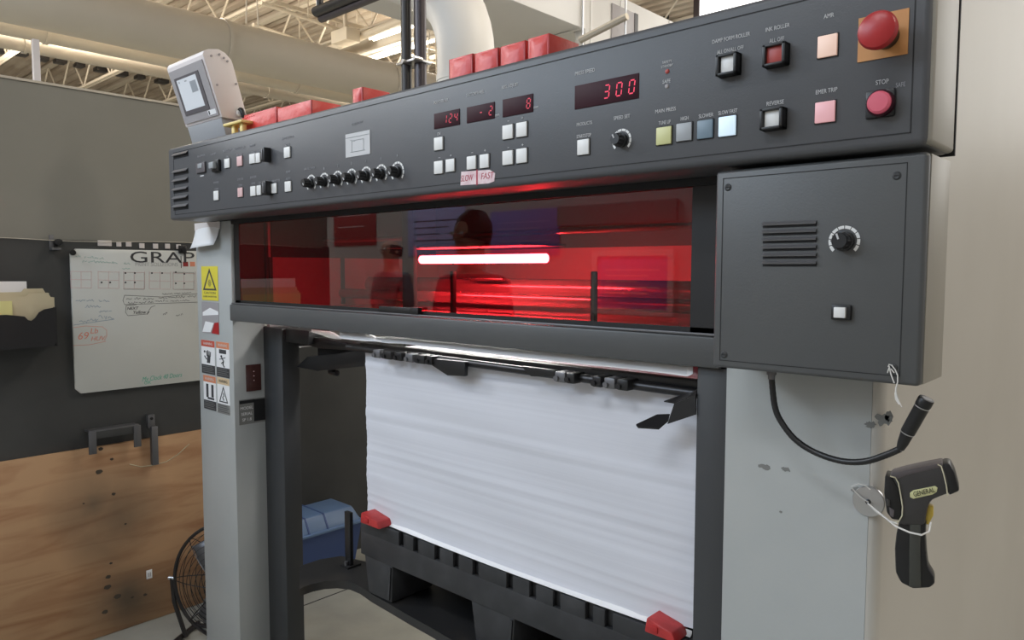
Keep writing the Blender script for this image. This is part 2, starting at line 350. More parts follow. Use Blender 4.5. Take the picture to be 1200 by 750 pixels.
# magnets and clip holding it
def disc(px, py, r, m_, name, label, cat='magnet', Xf=None, th=.008):
    Xf = Xf or XB; p = at(px, py, X=Xf); b = MB().cyl((Xf, p.y, p.z), (Xf+th, p.y, p.z), r, seg=20, bev=.0015); return tag(b.build(name, m_), label, cat)
disc(85, 296, .011, 'black', 'round_magnet', 'round black magnet at the top left corner of the whiteboard')
p = bp(213, 292); b = MB().box((XB, p.y-.016, p.z-.018), (XB+.014, p.y+.016, p.z+.016), bev=.003); b.cyl((XB+.014, p.y, p.z), (XB+.018, p.y, p.z), .008, seg=16)
tag(b.build('square_magnet', 'black'), 'square black magnet on the top edge of the whiteboard over its logo', 'magnet')
lab = None
for i, (px, py, w_, h_) in enumerate(((122.5, 285, .052, .022), (139, 286, .019, .02), (150.5, 286, .022, .021), (166, 288, .021, .021), (182, 288.5, .021, .021), (196, 288.5, .021, .021), (209, 289, .02, .02))):
    Xp = -3.2348; p = at(px, py, X=Xp); b = MB().box((Xp, p.y-w_/2, p.z-h_/2), (Xp+.004, p.y+w_/2, p.z+h_/2), bev=.001)
    nm = ('wide white tag', 'first small white tag', 'second small white tag', 'third small white tag', 'fourth small white tag', 'fifth small white tag', 'sixth small white tag')[i]
    tag(b.build('paper_label', 'hmi_white'), nm + (' above the whiteboard top edge' if i == 0 else ' right of the wide tag above the whiteboard'), 'tag', 'white tags above the whiteboard')
# angled clip at left of the wire
p = at(64, 284, X=-3.234); t = thing('clip_bracket', (-3.234, p.y, p.z), 'small grey metal clip bracket on the partition left of the whiteboard', 'bracket')
b = MB(); b.box((-3.234, p.y-.02, p.z-.03), (-3.228, p.y-.004, p.z+.028), bev=.001); b.box((-3.234, p.y-.02, p.z-.03), (-3.20, p.y+.012, p.z-.022), bev=.001); b.build('plate', 'dull_steel', t)
MB().cyl((-3.234, p.y+.008, p.z), (-3.205, p.y+.008, p.z), .013, seg=16, bev=.002).build('bolt', 'black', t)
# file pocket
XP = -3.14
t = thing('file_pocket', (-3.2, -.5, 1.2), 'black plastic wall file pocket hung on the partition, holding folders', 'file holder')
ya = -.75; yb = at(65, 345, X=XP).y; zt = at(66, 333, X=XP).z; zb = at(60, 408, X=XP).z
tp = [at(x, y, X=XP) for x, y in ((8, 369), (20, 370), (29, 371), (33, 375), (37, 376), (41, 373), (46, 366), (52, 362.5), (66, 360))]
bt = [at(x, y, X=XP) for x, y in ((66, 402), (63, 406))]; zt = tp[-1].z; zb = bt[-1].z; yb = tp[-1].y
poly = [(XP, ya, tp[0].z)] + [(XP, p.y, p.z) for p in tp] + [(XP, p.y, p.z) for p in bt] + [(XP, ya, zb)]
MB().prism(poly, (-.004, 0, 0)).build('front_panel', 'black_matt', t)
b = MB().box((-3.234, ya, zb), (-3.228, yb, zt+.01)); b.box((-3.234, ya, zb), (XP-.002, yb, zb+.004)); b.build('back_panel', 'black_matt', t)
MB().box((-3.234, yb-.004, zb), (XP-.001, yb, zt)).build('side_panel', 'black_matt', t)
for i, (xo, ye, zc, m_, lb, nm) in enumerate(((.035, at(32, 340, X=-3.19).y, at(10, 329, X=-3.19).z, 'paper_white', 'white paper sheets standing behind the folders in the wall file pocket', 'paper_sheets'),
        (.050, at(58, 345, X=-3.175).y, at(40, 342, X=-3.175).z, 'manila', 'cream folder with a cut tab in the black wall file pocket', 'file_folder'),
        (.066, at(64, 348, X=-3.16).y, at(50, 347, X=-3.16).z, 'manila', 'front cream folder in the black wall file pocket', 'file_folder'),
        (.078, at(14, 345, X=-3.15).y, at(8, 352, X=-3.15).z, 'yellow_note', 'pale yellow note sheet in the black wall file pocket', 'note_sheet'))):
    Xc = -3.234+xo; top_ = [(Xc, ya+.02, zc), (Xc, ye-.09, zc), (Xc, ye-.08, zc+.012), (Xc, ye-.02, zc+.012), (Xc, ye-.012, zc-.004), (Xc, ye, zc-.006)] if 'folder' in nm else [(Xc, ya+.02, zc), (Xc, ye, zc-.003)]
    b = MB().prism(top_ + [(Xc, ye, zb+.006), (Xc, ya+.02, zb+.006)], (.003, 0, 0)); tag(b.build(nm, m_), lb, 'paper' if 'folder' not in nm else 'folder', 'papers in the wall file pocket')
# steel brackets on the plywood edge
XS = -3.2148
t = thing('hook_bracket', (XS, -.09, .78), 'long dark steel bracket with two drop legs on the plywood top edge', 'bracket')
a = at(104, 506, X=XS+.03); e = at(163, 501, X=XS+.03)
MB().box((XS-.018, a.y, a.z-.006), (XS+.03, e.y, a.z+.002), bev=.0015).build('top_flange', 'dull_steel', t)
MB().box((XS+.026, a.y, a.z-.034), (XS+.03, e.y, a.z-.004), bev=.0008).build('face_plate', 'partition_lower', t)
for yy in (a.y+.004, e.y-.016): MB().box((XS+.026, yy-.006, a.z-.092), (XS+.034, yy+.022, a.z-.003), bev=.001).build('drop_leg', 'dull_steel', t)
t = thing('hanger_hook', (XS, .06, .68), 'tall dark steel hanger with a bolt eye beside the long bracket on the plywood', 'bracket')
a = at(180, 500, X=XS+.02); zt_ = at(176, 487, X=XS+.02).z; zb_ = at(181, 545, X=XS+.02).z
MB().box((XS-.018, a.y-.016, a.z-.006), (XS+.006, a.y+.012, zt_), bev=.001).build('top_tab', 'dull_steel', t)
MB().box((XS+.001, a.y-.010, zb_), (XS+.024, a.y+.016, a.z), bev=.002).build('bar', 'dull_steel', t)
MB().cyl((XS+.005, a.y-.002, zt_-.016), (XS+.009, a.y-.002, zt_-.016), .006).build('bolt', 'black', t)

# ================================================================== CEILING WORK
def joist(y_, label):
    t = thing('ceiling_joist', (-9, y_, 4.5), label, 'joist', 'open web joists under the roof deck')
    return t
def fill_joist(t, y_):
    MB().box((-18.8, y_-.04, 4.5), (3, y_-.008, 4.535)).box((-18.8, y_+.008, 4.5), (3, y_+.04, 4.535)).build('bottom_chord', 'joist_cream', t)
    MB().box((-18.8, y_-.04, 5.14), (3, y_+.04, 5.19)).build('top_chord', 'joist_cream', t)
    b = MB(); x = -18.6; k = 0
    while x < 2.6: b.cyl((x, y_, 4.52 if k % 2 == 0 else 5.16), (x+.6, y_, 5.16 if k % 2 == 0 else 4.52), .014, seg=6); x += .6; k += 1
    b.build('web', 'joist_cream', t)
ys = [.55, 1.92, 3.29, 4.66, 6.03, 7.4, 8.77, 10.14, 11.5]
J0 = joist(ys[0], 'cream open web ceiling joist under the roof deck'); fill_joist(J0, ys[0])
for i, y_ in enumerate(ys[1:]): dup(J0, (0, y_-ys[0], 0))
# pairs of braces between joists (small), running along Y
t0 = None
for X in (-14.5, -11.4, -8.0, -7.2, -4.2, -1.4):
    b = MB().box((X-.02, .4, 4.56), (X+.02, 11.6, 4.60)); o = b.build('bridging_bar', 'joist_cream'); tag(o, 'cream bridging bar tying the ceiling joists together', 'bridging', 'bridging bars between joists')
# I beam
b = MB(); b.box((-12, 4.66-.10, 4.20), (-6.2, 4.66+.10, 4.22)); b.box((-12, 4.65, 4.2), (-6.2, 4.67, 4.5)); b.box((-12, 4.56, 4.48), (-6.2, 4.76, 4.5))
tag(b.build('steel_beam', 'duct_beige'), 'beige steel I-beam under the ceiling joists', 'beam')
for i, (pa, pb_, z_, r_, lb) in enumerate((((340, 15), (515, 75), 4.42, .022, 'thin cream conduit running away under the joists left of the black pipes'), ((480, 20), (386, 58), 4.3, .045, 'thick beige cross pipe near the ceiling left of the black pipes'),
        ((330, 40), (500, 98), 4.35, .02, 'second cream conduit low beside the round duct'), ((515, 25), (410, 78), 4.42, .018, 'thin cross conduit just below the thick beige cross pipe'))):
    A_, B_ = at(*pa, Z=z_), at(*pb_, Z=z_); t = thing('ceiling_conduit', (A_.x, A_.y, z_), lb, 'conduit'); d_ = (B_-A_)*.15
    MB().cyl(A_-d_, B_+d_, r_, seg=12).build('pipe_run', 'joist_cream', t)
    for f in (.1, .9): q = A_.lerp(B_, f); MB().cyl(q, (q.x, q.y, 5.1), .008, seg=6).build('hanger', 'joist_cream', t)
p = at(405, 46, Z=4.25); t = thing('junction_box', tuple(p), 'white box hanging from the cross pipe left of the black pipes', 'box')
MB().box((p.x-.16, p.y-.1, p.z-.05), (p.x+.16, p.y+.1, p.z+.10), bev=.01).build('casing', 'joist_cream', t); MB().box((p.x-.02, p.y-.02, p.z+.1), (p.x+.02, p.y+.02, 5.1)).build('strut', 'joist_cream', t)
# fluorescent fixtures in view
def fixture(x, y_, z, lab, L_=1.2, along='X', m_='lamp_tube'):
    t = thing('strip_light', (x, y_, z), lab, 'ceiling light', 'strip lights under the ceiling')
    dx, dy = (L_/2, .06) if along == 'X' else (.06, L_/2)
    MB().box((x-dx, y_-dy, z), (x+dx, y_+dy, z+.05), bev=.006).build('housing', 'fixture', t)
    for s in (-.03, .03):
        a_, b_ = ((x-L_/2+.02, y_+s, z-.018), (x+L_/2-.02, y_+s, z-.018)) if along == 'X' else ((x+s, y_-L_/2+.02, z-.018), (x+s, y_+L_/2-.02, z-.018))
        MB().cyl(a_, b_, .013, seg=10).build('tube', m_, t)
    for s in (-1, 1):
        q = (x+s*L_*.4, y_) if along == 'X' else (x, y_+s*L_*.4)
        MB().cyl((q[0], q[1], z+.05), (q[0], q[1], 4.5 if z < 4.45 else 5.1), .003, seg=6).build('hanger', 'steel', t)
p = at(458, 37, Z=4.35); fixture(p.x, p.y, 4.35, 'lit strip light hanging left of the black pipes near the ceiling', .8)
p = at(503, 47, Z=4.35); fixture(p.x-.15, p.y, 4.35, 'lit strip light hanging between the black pipes and white elbow', .6)
# ducts along Y
def tan_line(s, X): return 1.5 + s*abs(X)
XD = -6.6; zt_ = tan_line(.342, XD); r_ = .0; 
# big duct: silhouette slopes .342 (top) and .280 (bottom)
amid = (math.atan(.342)+math.atan(.276))/2; half = (math.atan(.342)-math.atan(.276))/2
dist = 6.9; rD = dist*math.sin(half); cX = -dist*math.cos(amid); cZ = 1.5+dist*math.sin(amid)
b = MB().cyl((cX, -1, cZ), (cX, 13, cZ), rD, seg=40); t = thing('round_duct', (cX, 6, cZ), 'large beige round duct running under the ceiling beside the partition', 'duct')
b.build('duct_shell', 'duct_beige', t)
for k in range(6): MB().lathe([(rD+.002, -.02), (rD+.01, -.02), (rD+.01, .02), (rD+.002, .02)], (cX, .2+k*1.9, cZ), (0, 1, 0), 40).build('seam_band', 'duct_beige', t)
for k in range(4):
    y_ = 2.35+k*2.2
    for s in (-.06, .06): MB().cyl((cX+.1, y_+s, cZ+rD-.01), (cX+.1, y_+s*.2, 5.15), .008, seg=6).build('hanger', 'joist_cream', t)
for i, (s1, s2, D_, m_, lb) in enumerate(((.293, .262, 7.6, 'duct_beige', 'medium beige pipe running along under the big round duct'), (.268, .247, 8.2, 'pipe_beige', 'thinner darker beige pipe lowest below the big round duct'))):
    am = (math.atan(s1)+math.atan(s2))/2; hf = (math.atan(s1)-math.atan(s2))/2; r_ = D_*math.sin(hf); x_ = -D_*math.cos(am); z_ = 1.5+D_*math.sin(am)
    t = thing('ceiling_pipe', (x_, 6, z_), lb, 'pipe'); MB().cyl((x_, -1, z_), (x_, 13, z_), r_, seg=28).build('pipe_run', m_, t)
    for k in range(5): MB().lathe([(r_, -.015), (r_+.012, -.015), (r_+.012, .015), (r_, .015)], (x_, .9+k*2.4, z_), (0, 1, 0), 28).build('coupling', m_, t)
# post behind the partition
p = at(43, 90, X=-6.6); b = MB().box((p.x-.022, p.y-.022, 0), (p.x+.022, p.y+.022, at(43, 47, X=-6.6).z)); b.box((p.x-.08, p.y-.08, 0), (p.x+.08, p.y+.08, .012))
tag(b.build('white_post', 'hmi_white'), 'white steel post rising behind the partition at the left', 'post')
# row of dark hung items in the distance
for i in range(9):
    p = at(2+i*23.5, 60+i*4.6, X=-14); r2_ = random.Random(i)
    b = MB().box((p.x-.1, p.y-.11, p.z-.01-.02*r2_.random()), (p.x+.1, p.y+.02+.07*r2_.random(), p.z+.05), bev=.012); b.cyl((p.x, p.y, p.z+.05), (p.x, p.y, 5.15), .008, seg=6)
    tag(b.build('hung_housing', 'black_pipe'), 'dark housing hanging from the ceiling far beyond the partition', 'fixture', 'dark housings hung far beyond the partition')

# vertical pipe pair with branch
Yp = 1.2
a = at(476, 60, Y=Yp); c = at(487, 60, Y=Yp)
t = thing('black_pipe', (a.x, Yp, 1.9), 'black vertical pipe with a branch, left of the pair rising behind the console', 'pipe')
MB().cyl((a.x, Yp, .01), (a.x, Yp, 5.15), .026, seg=20).build('riser', 'black_pipe', t)
q0 = at(370, 14, Y=Yp); q0.z += 0
pts = [(q0.x, Yp, q0.z), (-3.3, Yp, q0.z), (a.x+.0, Yp, q0.z)]
MB().tube(pts, .028, seg=16).build('branch', 'black_pipe', t)
MB().cyl((q0.x+.04, Yp, q0.z), (q0.x+.04, Yp, 5.1), .02, seg=12).build('drop', 'black_pipe', t)
MB().lathe([(.026, -.03), (.036, -.03), (.036, .03), (.026, .03)], (a.x, Yp, q0.z), (0, 0, 1), 20).build('tee', 'black_pipe', t)
t = thing('brown_pipe', (c.x, Yp+.03, 1.9), 'brown vertical pipe, right of the pair rising behind the console', 'pipe')
MB().cyl((c.x, Yp+.03, .01), (c.x, Yp+.03, 5.15), .030, seg=20).build('riser', 'brown_pipe', t)
q1 = at(376, 22, Y=Yp+.03); MB().tube([(q1.x, Yp+.03, q1.z), (c.x, Yp+.03, q1.z)], .022, seg=16).build('branch', 'brown_pipe', t)
cl = at(480, 71, Y=Yp-.03); t = thing('pipe_clamp', (cl.x, Yp, cl.z), 'bright metal clamp joining the black and brown vertical pipes', 'clamp')
b = MB().box((a.x-.035, Yp-.035, cl.z-.006), (c.x+.04, Yp+.068, cl.z+.006), bev=.002); b.build('strap', 'steel', t)
for xx in (a.x+.03, c.x+.045): MB().cyl((xx, Yp-.05, cl.z), (xx, Yp+.0, cl.z), .010, seg=8).build('bolt', 'steel', t)
p = at(496, 60, Y=1.3); tag(MB().cyl((p.x, 1.3, .01), (p.x, 1.3, 5.15), .014, seg=16).build('thin_pipe', 'white_duct'), 'thin white pipe just right of the brown vertical pipe', 'pipe')
# white elbow
e0 = at(546, 60, Y=2.2); rr_ = .185; xb = e0.x; zb_ = 3.02; Rb = .55
pts = [(xb, 2.2, 1.0), (xb, 2.2, 2.0), (xb, 2.2, 2.7)] + [(xb-Rb+Rb*math.cos(a_), 2.2, zb_-.15+Rb*math.sin(a_)) for a_ in [math.radians(9*k) for k in range(0, 8)]]
d_ = V((-math.sin(math.radians(63)), 0, math.cos(math.radians(63)))); last = V(pts[-1]); pts.append(last+d_*.9)
t = thing('elbow_duct', (xb, 2.2, 1.0), 'white round elbow duct rising behind the red boxes on the console', 'duct')
MB().tube(pts, rr_, seg=36).build('duct_shell', 'white_duct', t)
for z_ in (2.25, 2.72): MB().lathe([(rr_, -.02), (rr_+.006, -.02), (rr_+.006, .02), (rr_, .02)], (xb, 2.2, z_), (0, 0, 1), 36).build('seam_band', 'white_duct', t)
# plenum + enclosure
tz = 3.4
t = thing('plenum_box', (-4.4, 3, tz), 'big white rectangular duct overhead behind the elbow duct', 'duct')
xl_ = at(480, 28, Z=tz).x
MB().box((xl_, 1.2, tz), (-3.65, 3.6, 4.35), bev=.01).box((xl_, 3.58, tz), (-3.77, 5.6, tz+.3)).build('duct_shell', 'white_duct', t)
MB().box((xl_-.02, 3.59, tz-.006), (-3.63, 3.62, 4.356)).build('seam_flange', 'white_duct', t)
for xx in (xl_+.1, -3.8): MB().cyl((xx, 3.2, 4.35), (xx, 3.2, 5.1), .01, seg=8).build('hanger', 'steel', t)
zt2 = at(735, 0, X=-3.65).z
t = thing('white_enclosure', (-4.4, 5, 0), 'white panelled enclosure with a grey window panel, far behind the console', 'enclosure')
MB().box((-3.75, 3.64, 0), (-3.645, 6.5, zt2), bev=.01).build('panel_shell', 'white_duct', t)
for py_ in (3.7, 4.12, 4.9): MB().box((-3.645, py_, .02), (-3.637, py_+.02, zt2-.01)).build('mullion', 'white_duct', t)
a = at(716, 30, X=-3.645); e = at(742, 30, X=-3.645); wz1 = at(730, 10, X=-3.645).z
MB().box((-3.645, a.y, 2.2), (-3.632, e.y, wz1), bev=.002).build('window_pane', 'hmi_grey', t)
MB().box((-3.645, e.y, 2.2), (-3.628, e.y+.05, wz1)).build('window_edge', 'black_pipe', t)
a = at(680, 47, Y=2.6); e = at(735, 19, Y=2.6); b = MB().tube([a, e], .022, seg=8); tag(b.build('hanging_rail', 'duct_beige'), 'beige rail hanging in front of the white enclosure above the console', 'rail')
for i, (x_, y_) in enumerate(((683, 1), (733, 19))):
    p = at(x_, y_, Y=2.62); 
    tag(MB().cyl((p.x, 2.62, 2.0), (p.x, 2.62, 5.1), .006, seg=6).build('hanger_rod', 'steel'), ('thin hanger rod at the near end of the hanging beige rail', 'thin hanger rod at the far end of the hanging beige rail')[i], 'rod')
# roof braces seen at the right
for i, (x_, tilt) in enumerate(((752, .25), (757, -.1), (768, -.0), (783, -.35))):
    p = at(x_, 12, Y=8.6); b = MB().box((-.03, -.03, -1.2), (.03, .03, 1.2), M=Matrix.Translation(p) @ Matrix.Rotation(-tilt, 4, 'Y'))
    tag(b.build('roof_brace', 'black_pipe' if i in (0, 3) else 'joist_cream'), ('dark slanted', 'upright pale', 'second upright pale', 'steeply slanted dark')[i]+' roof brace seen above the console beyond the enclosure', 'brace')
# daylit window far beyond at the right
a = at(822, 15, Y=6.7)
w = MB().box((a.x, 6.66, 2.6), (4.0, 6.68, 5.18)).build('window_1', 'daylight'); struct(w)
MB().box((a.x-.07, 6.64, 0), (a.x, 6.72, 5.18)).build('window_frame', 'brown_pipe', w)
struct(MB().box((a.x, 6.64, 0), (4.0, 6.74, 2.6)).build('wall_right', 'wall_back'))

# ================================================================== PRINTING PRESS
P = thing('printing_press', (-1.4, .4, 0), 'grey offset printing press delivery frame with a red tinted window', 'printing press')
XL, XR = -2.626, -.335; CZT = 1.897
# left column
MB().box((XL, 0, 0), (-2.37, .118, 1.66), bev=.003).build('column', 'light_grey_paint', P)
colp = [k for k in kids(P) if k.name.startswith('column')][0]
MB().box((-2.40, .112, 0), (-2.25, .178, 1.30), bev=.002).build('inner_post', 'post_paint', P)
MB().box((-.650, .004, 0), (-.591, .05, 1.326), bev=.002).build('inner_post', 'post_paint', P)
# right front panel and side panel
b = MB(); b.prism([(-.591, 0, 0), (-.591, 0, 1.66), (-.3525, 0, 1.66), (-.3525, 0, 0)], (0, .05, 0)); b.build('front_panel', 'light_grey_paint', P)
b = MB(); pts = [(-.352, .05), (-.352, 0)] + [(-.352+.017*math.sin(a_), .017-.017*math.cos(a_)) for a_ in [math.radians(15*k) for k in range(1, 7)]] + [(-.335, 3.2), (-.352, 3.2)]
b.prism([(x, y, 0) for x, y in pts], (0, 0, 2.6)); b.build('side_panel', 'cream_paint', P)
# rail
MB().box((-2.365, -.012, 1.327), (-.60, .03, 1.382), bev=.004).build('cross_rail', 'dark_grey_paint', P)
MB().box((-2.36, -.008, 1.383), (-.60, .0, 1.3875), bev=.001).build('rail_lip', 'dull_steel', P)
# window pane + surrounds
W = MB().box((-2.352, .006, 1.385), (-.61, .009, 1.66)).build('window_pane', 'red_acrylic', P)
a = at(444, 362, Y=-.006); e = at(491, 368, Y=-.006)
xr0 = at(803, 300, Y=.004).x; xl0 = at(281, 300, Y=.004).x
MB().box((xr0+.012, .0045, 1.386), (-.61, .0058, 1.66)).box((-2.352, .0045, 1.386), (xl0-.004, .0058, 1.66)).box((-2.352, .0045, 1.386), (-.61, .0058, 1.396)).box((-2.352, .0045, 1.648), (-.61, .0058, 1.66)).build('pane_border', 'black', W)  # black rim; the wide right strip paints the unlit pane end dark
MB().box((-2.3698, .012, 1.385), (-2.355, .118, 1.66)).build('side_dark_sheet', 'interior_dark', P)  # dark sheet added over the column side so the pane's left end stays dark
MB().box((a.x, -.006, 1.388), (e.x, .005, 1.403), bev=.001).box((e.x-.03, -.01, 1.388), (e.x, .005, 1.405), bev=.001).build('latch', 'black', W)
# interior of the delivery chamber
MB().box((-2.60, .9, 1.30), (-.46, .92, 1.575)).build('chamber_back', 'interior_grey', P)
MB().box((-2.60, .88, 1.575), (-.46, .92, 1.885)).build('chamber_upper_shade', 'interior_dark', P)  # unlit upper back wall, its shade put into a dark colour
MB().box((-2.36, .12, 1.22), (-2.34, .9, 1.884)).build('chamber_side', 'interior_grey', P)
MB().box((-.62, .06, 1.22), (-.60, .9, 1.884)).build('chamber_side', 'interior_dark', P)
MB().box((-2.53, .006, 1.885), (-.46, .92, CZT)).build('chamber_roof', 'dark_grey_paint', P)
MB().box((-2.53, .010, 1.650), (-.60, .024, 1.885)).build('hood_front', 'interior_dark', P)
MB().box((-2.352, -.006, 1.647), (-.61, .004, 1.6605)).build('edge_shade_strip', 'black_matt', P)  # dark strip added to cover the tube-lit edge under the console
MB().box((-2.34, .30, 1.355), (-.62, .90, 1.365)).build('chamber_floor', 'interior_grey', P)
for i, (x_, m_) in enumerate(((484, 'interior_dark'), (535, 'interior_dark'), (700, 'interior_dark'))):
    p = at(x_, 330, Y=.22); hw_ = .026 if i == 0 else .006; MB().box((p.x-hw_, .2, 1.365), (p.x+hw_, .215, 1.88 if i == 0 else 1.495), bev=.003).build('chain_guide', 'black_matt', P)
a = at(320, 330, X=-2.335); e = at(392, 330, X=-2.335)
MB().box((-2.34, .13, 1.54), (-2.335, .88, 1.885)).box((-2.34, .12, 1.365), (-2.335, a.y, 1.54)).build('side_wall_shade', 'interior_dark', P)  # dark sheets painting the unlit parts of the side wall
MB().box((-2.339, e.y+.03, 1.37), (-2.334, e.y+.045, 1.54)).build('guard_edge', 'interior_dark', P)
for (y_, z_, r_) in ((.55, 1.44, .03), (.34, 1.60, .008), (.42, 1.41, .018)):
    MB().cyl((-2.34, y_, z_), (-.62, y_, z_), r_, seg=20).build('roller', 'roller', P)
# working lamp inside: tube
a = at(494, 304, Y=.34); e = at(640, 304, Y=.34)
zt3 = at(566, 303.5, Y=.34).z
L1 = MB().cyl((a.x, .34, zt3), (e.x, .34, zt3), .0125, seg=14).build('lamp_tube', 'tube', P)
MB().box((a.x-.02, .215, zt3+.032), (e.x+.02, .40, zt3+.040), bev=.003).build('light_blocker', 'dull_steel', P)  # plate added above the tube to keep its light off the console underside
a = at(552, 331, Y=.50); e = at(590, 331, Y=.50); MB().cyl((a.x, .5, 1.468), (e.x, .5, 1.468), .006, seg=10).build('glint_bar', 'steel', P)
p = at(287, 303, Y=.08); MB().lathe([(0, .004), (.005, .002), (.006, 0)], (p.x, .08, p.z), (0, -1, 0), 12).build('indicator_lamp', 'digit', P)

# details on the column
def rect_on(Y, px0, py0, px1, py1):
    a = at(px0, (py0+py1)/2, Y=Y); c = at(px1, (py0+py1)/2, Y=Y); m0 = at((px0+px1)/2, py0, Y=Y); m1 = at((px0+px1)/2, py1, Y=Y)
    return a.x, c.x, m1.z, m0.z
YC = -.0006
# yellow laser sign
x0, x1, z0, z1 = rect_on(YC, 236.5, 312, 255.5, 352)
o = MB().box((x0, YC-.0008, z0), (x1, 0, z1)).build('warning_sign', 'sign_yellow'); tag(o, 'yellow warning triangle sticker high on the light grey column', 'sticker')
xm = (x0+x1)/2; w_ = x1-x0; b = MB()
T = [(xm-w_*.42, z0+.035), (xm+w_*.42, z0+.035), (xm, z1-.006)]; T2 = [(xm-w_*.30, z0+.041), (xm+w_*.30, z0+.041), (xm, z1-.022)]
yy = YC-.0009
b.mesh([(p[0], yy, p[1]) for p in T+T2], [(0, 1, 4, 3), (1, 2, 5, 4), (2, 0, 3, 5)])
for k in range(12):
    a_ = 2*math.pi*k/12; b.mesh([(xm, yy, z0+.060), (xm+.013*math.cos(a_), yy, z0+.060+.013*math.sin(a_)), (xm+.013*math.cos(a_+.25), yy, z0+.060+.013*math.sin(a_+.25))], [(0, 1, 2)])
b.text('CAUTION', (xm, yy, z0+.026), .011, width=w_*.7, th=.0003); b.text('LASER RADIATION', (xm, yy, z0+.013), .008, width=w_*.8, th=.0003); b.build('pictogram', 'ink_black', o)
# photo sticker
x0, x1, z0, z1 = rect_on(YC, 237, 354, 256.5, 391)
o = MB().box((x0, YC-.0008, z0), (x1, 0, z1)).build('photo_sticker', 'hmi_grey'); tag(o, 'grey, white and red picture sticker below the yellow warning sticker', 'sticker')
xx = lambda f: x0+(x1-x0)*f
zz = lambda f: z0+(z1-z0)*f
b = MB(); b.mesh([(xx(.05), yy, zz(.55)), (xx(.98), yy, zz(.62)), (xx(.98), yy, zz(.72)), (xx(.5), yy, zz(.82)), (xx(.05), yy, zz(.66))], [(0, 1, 2, 3, 4)]); b.mesh([(xx(0), yy, zz(.03)), (xx(.5), yy, zz(.05)), (xx(.7), yy, zz(.35)), (xx(.2), yy, zz(.38))], [(0, 1, 2, 3)]); b.build('white_patch', 'paper_white', o)
MB().mesh([(xx(.55), yy, zz(.02)), (xx(1), yy, zz(0)), (xx(1), yy, zz(.38)), (xx(.75), yy, zz(.36))], [(0, 1, 2, 3)]).build('red_patch', 'mushroom_red', o)
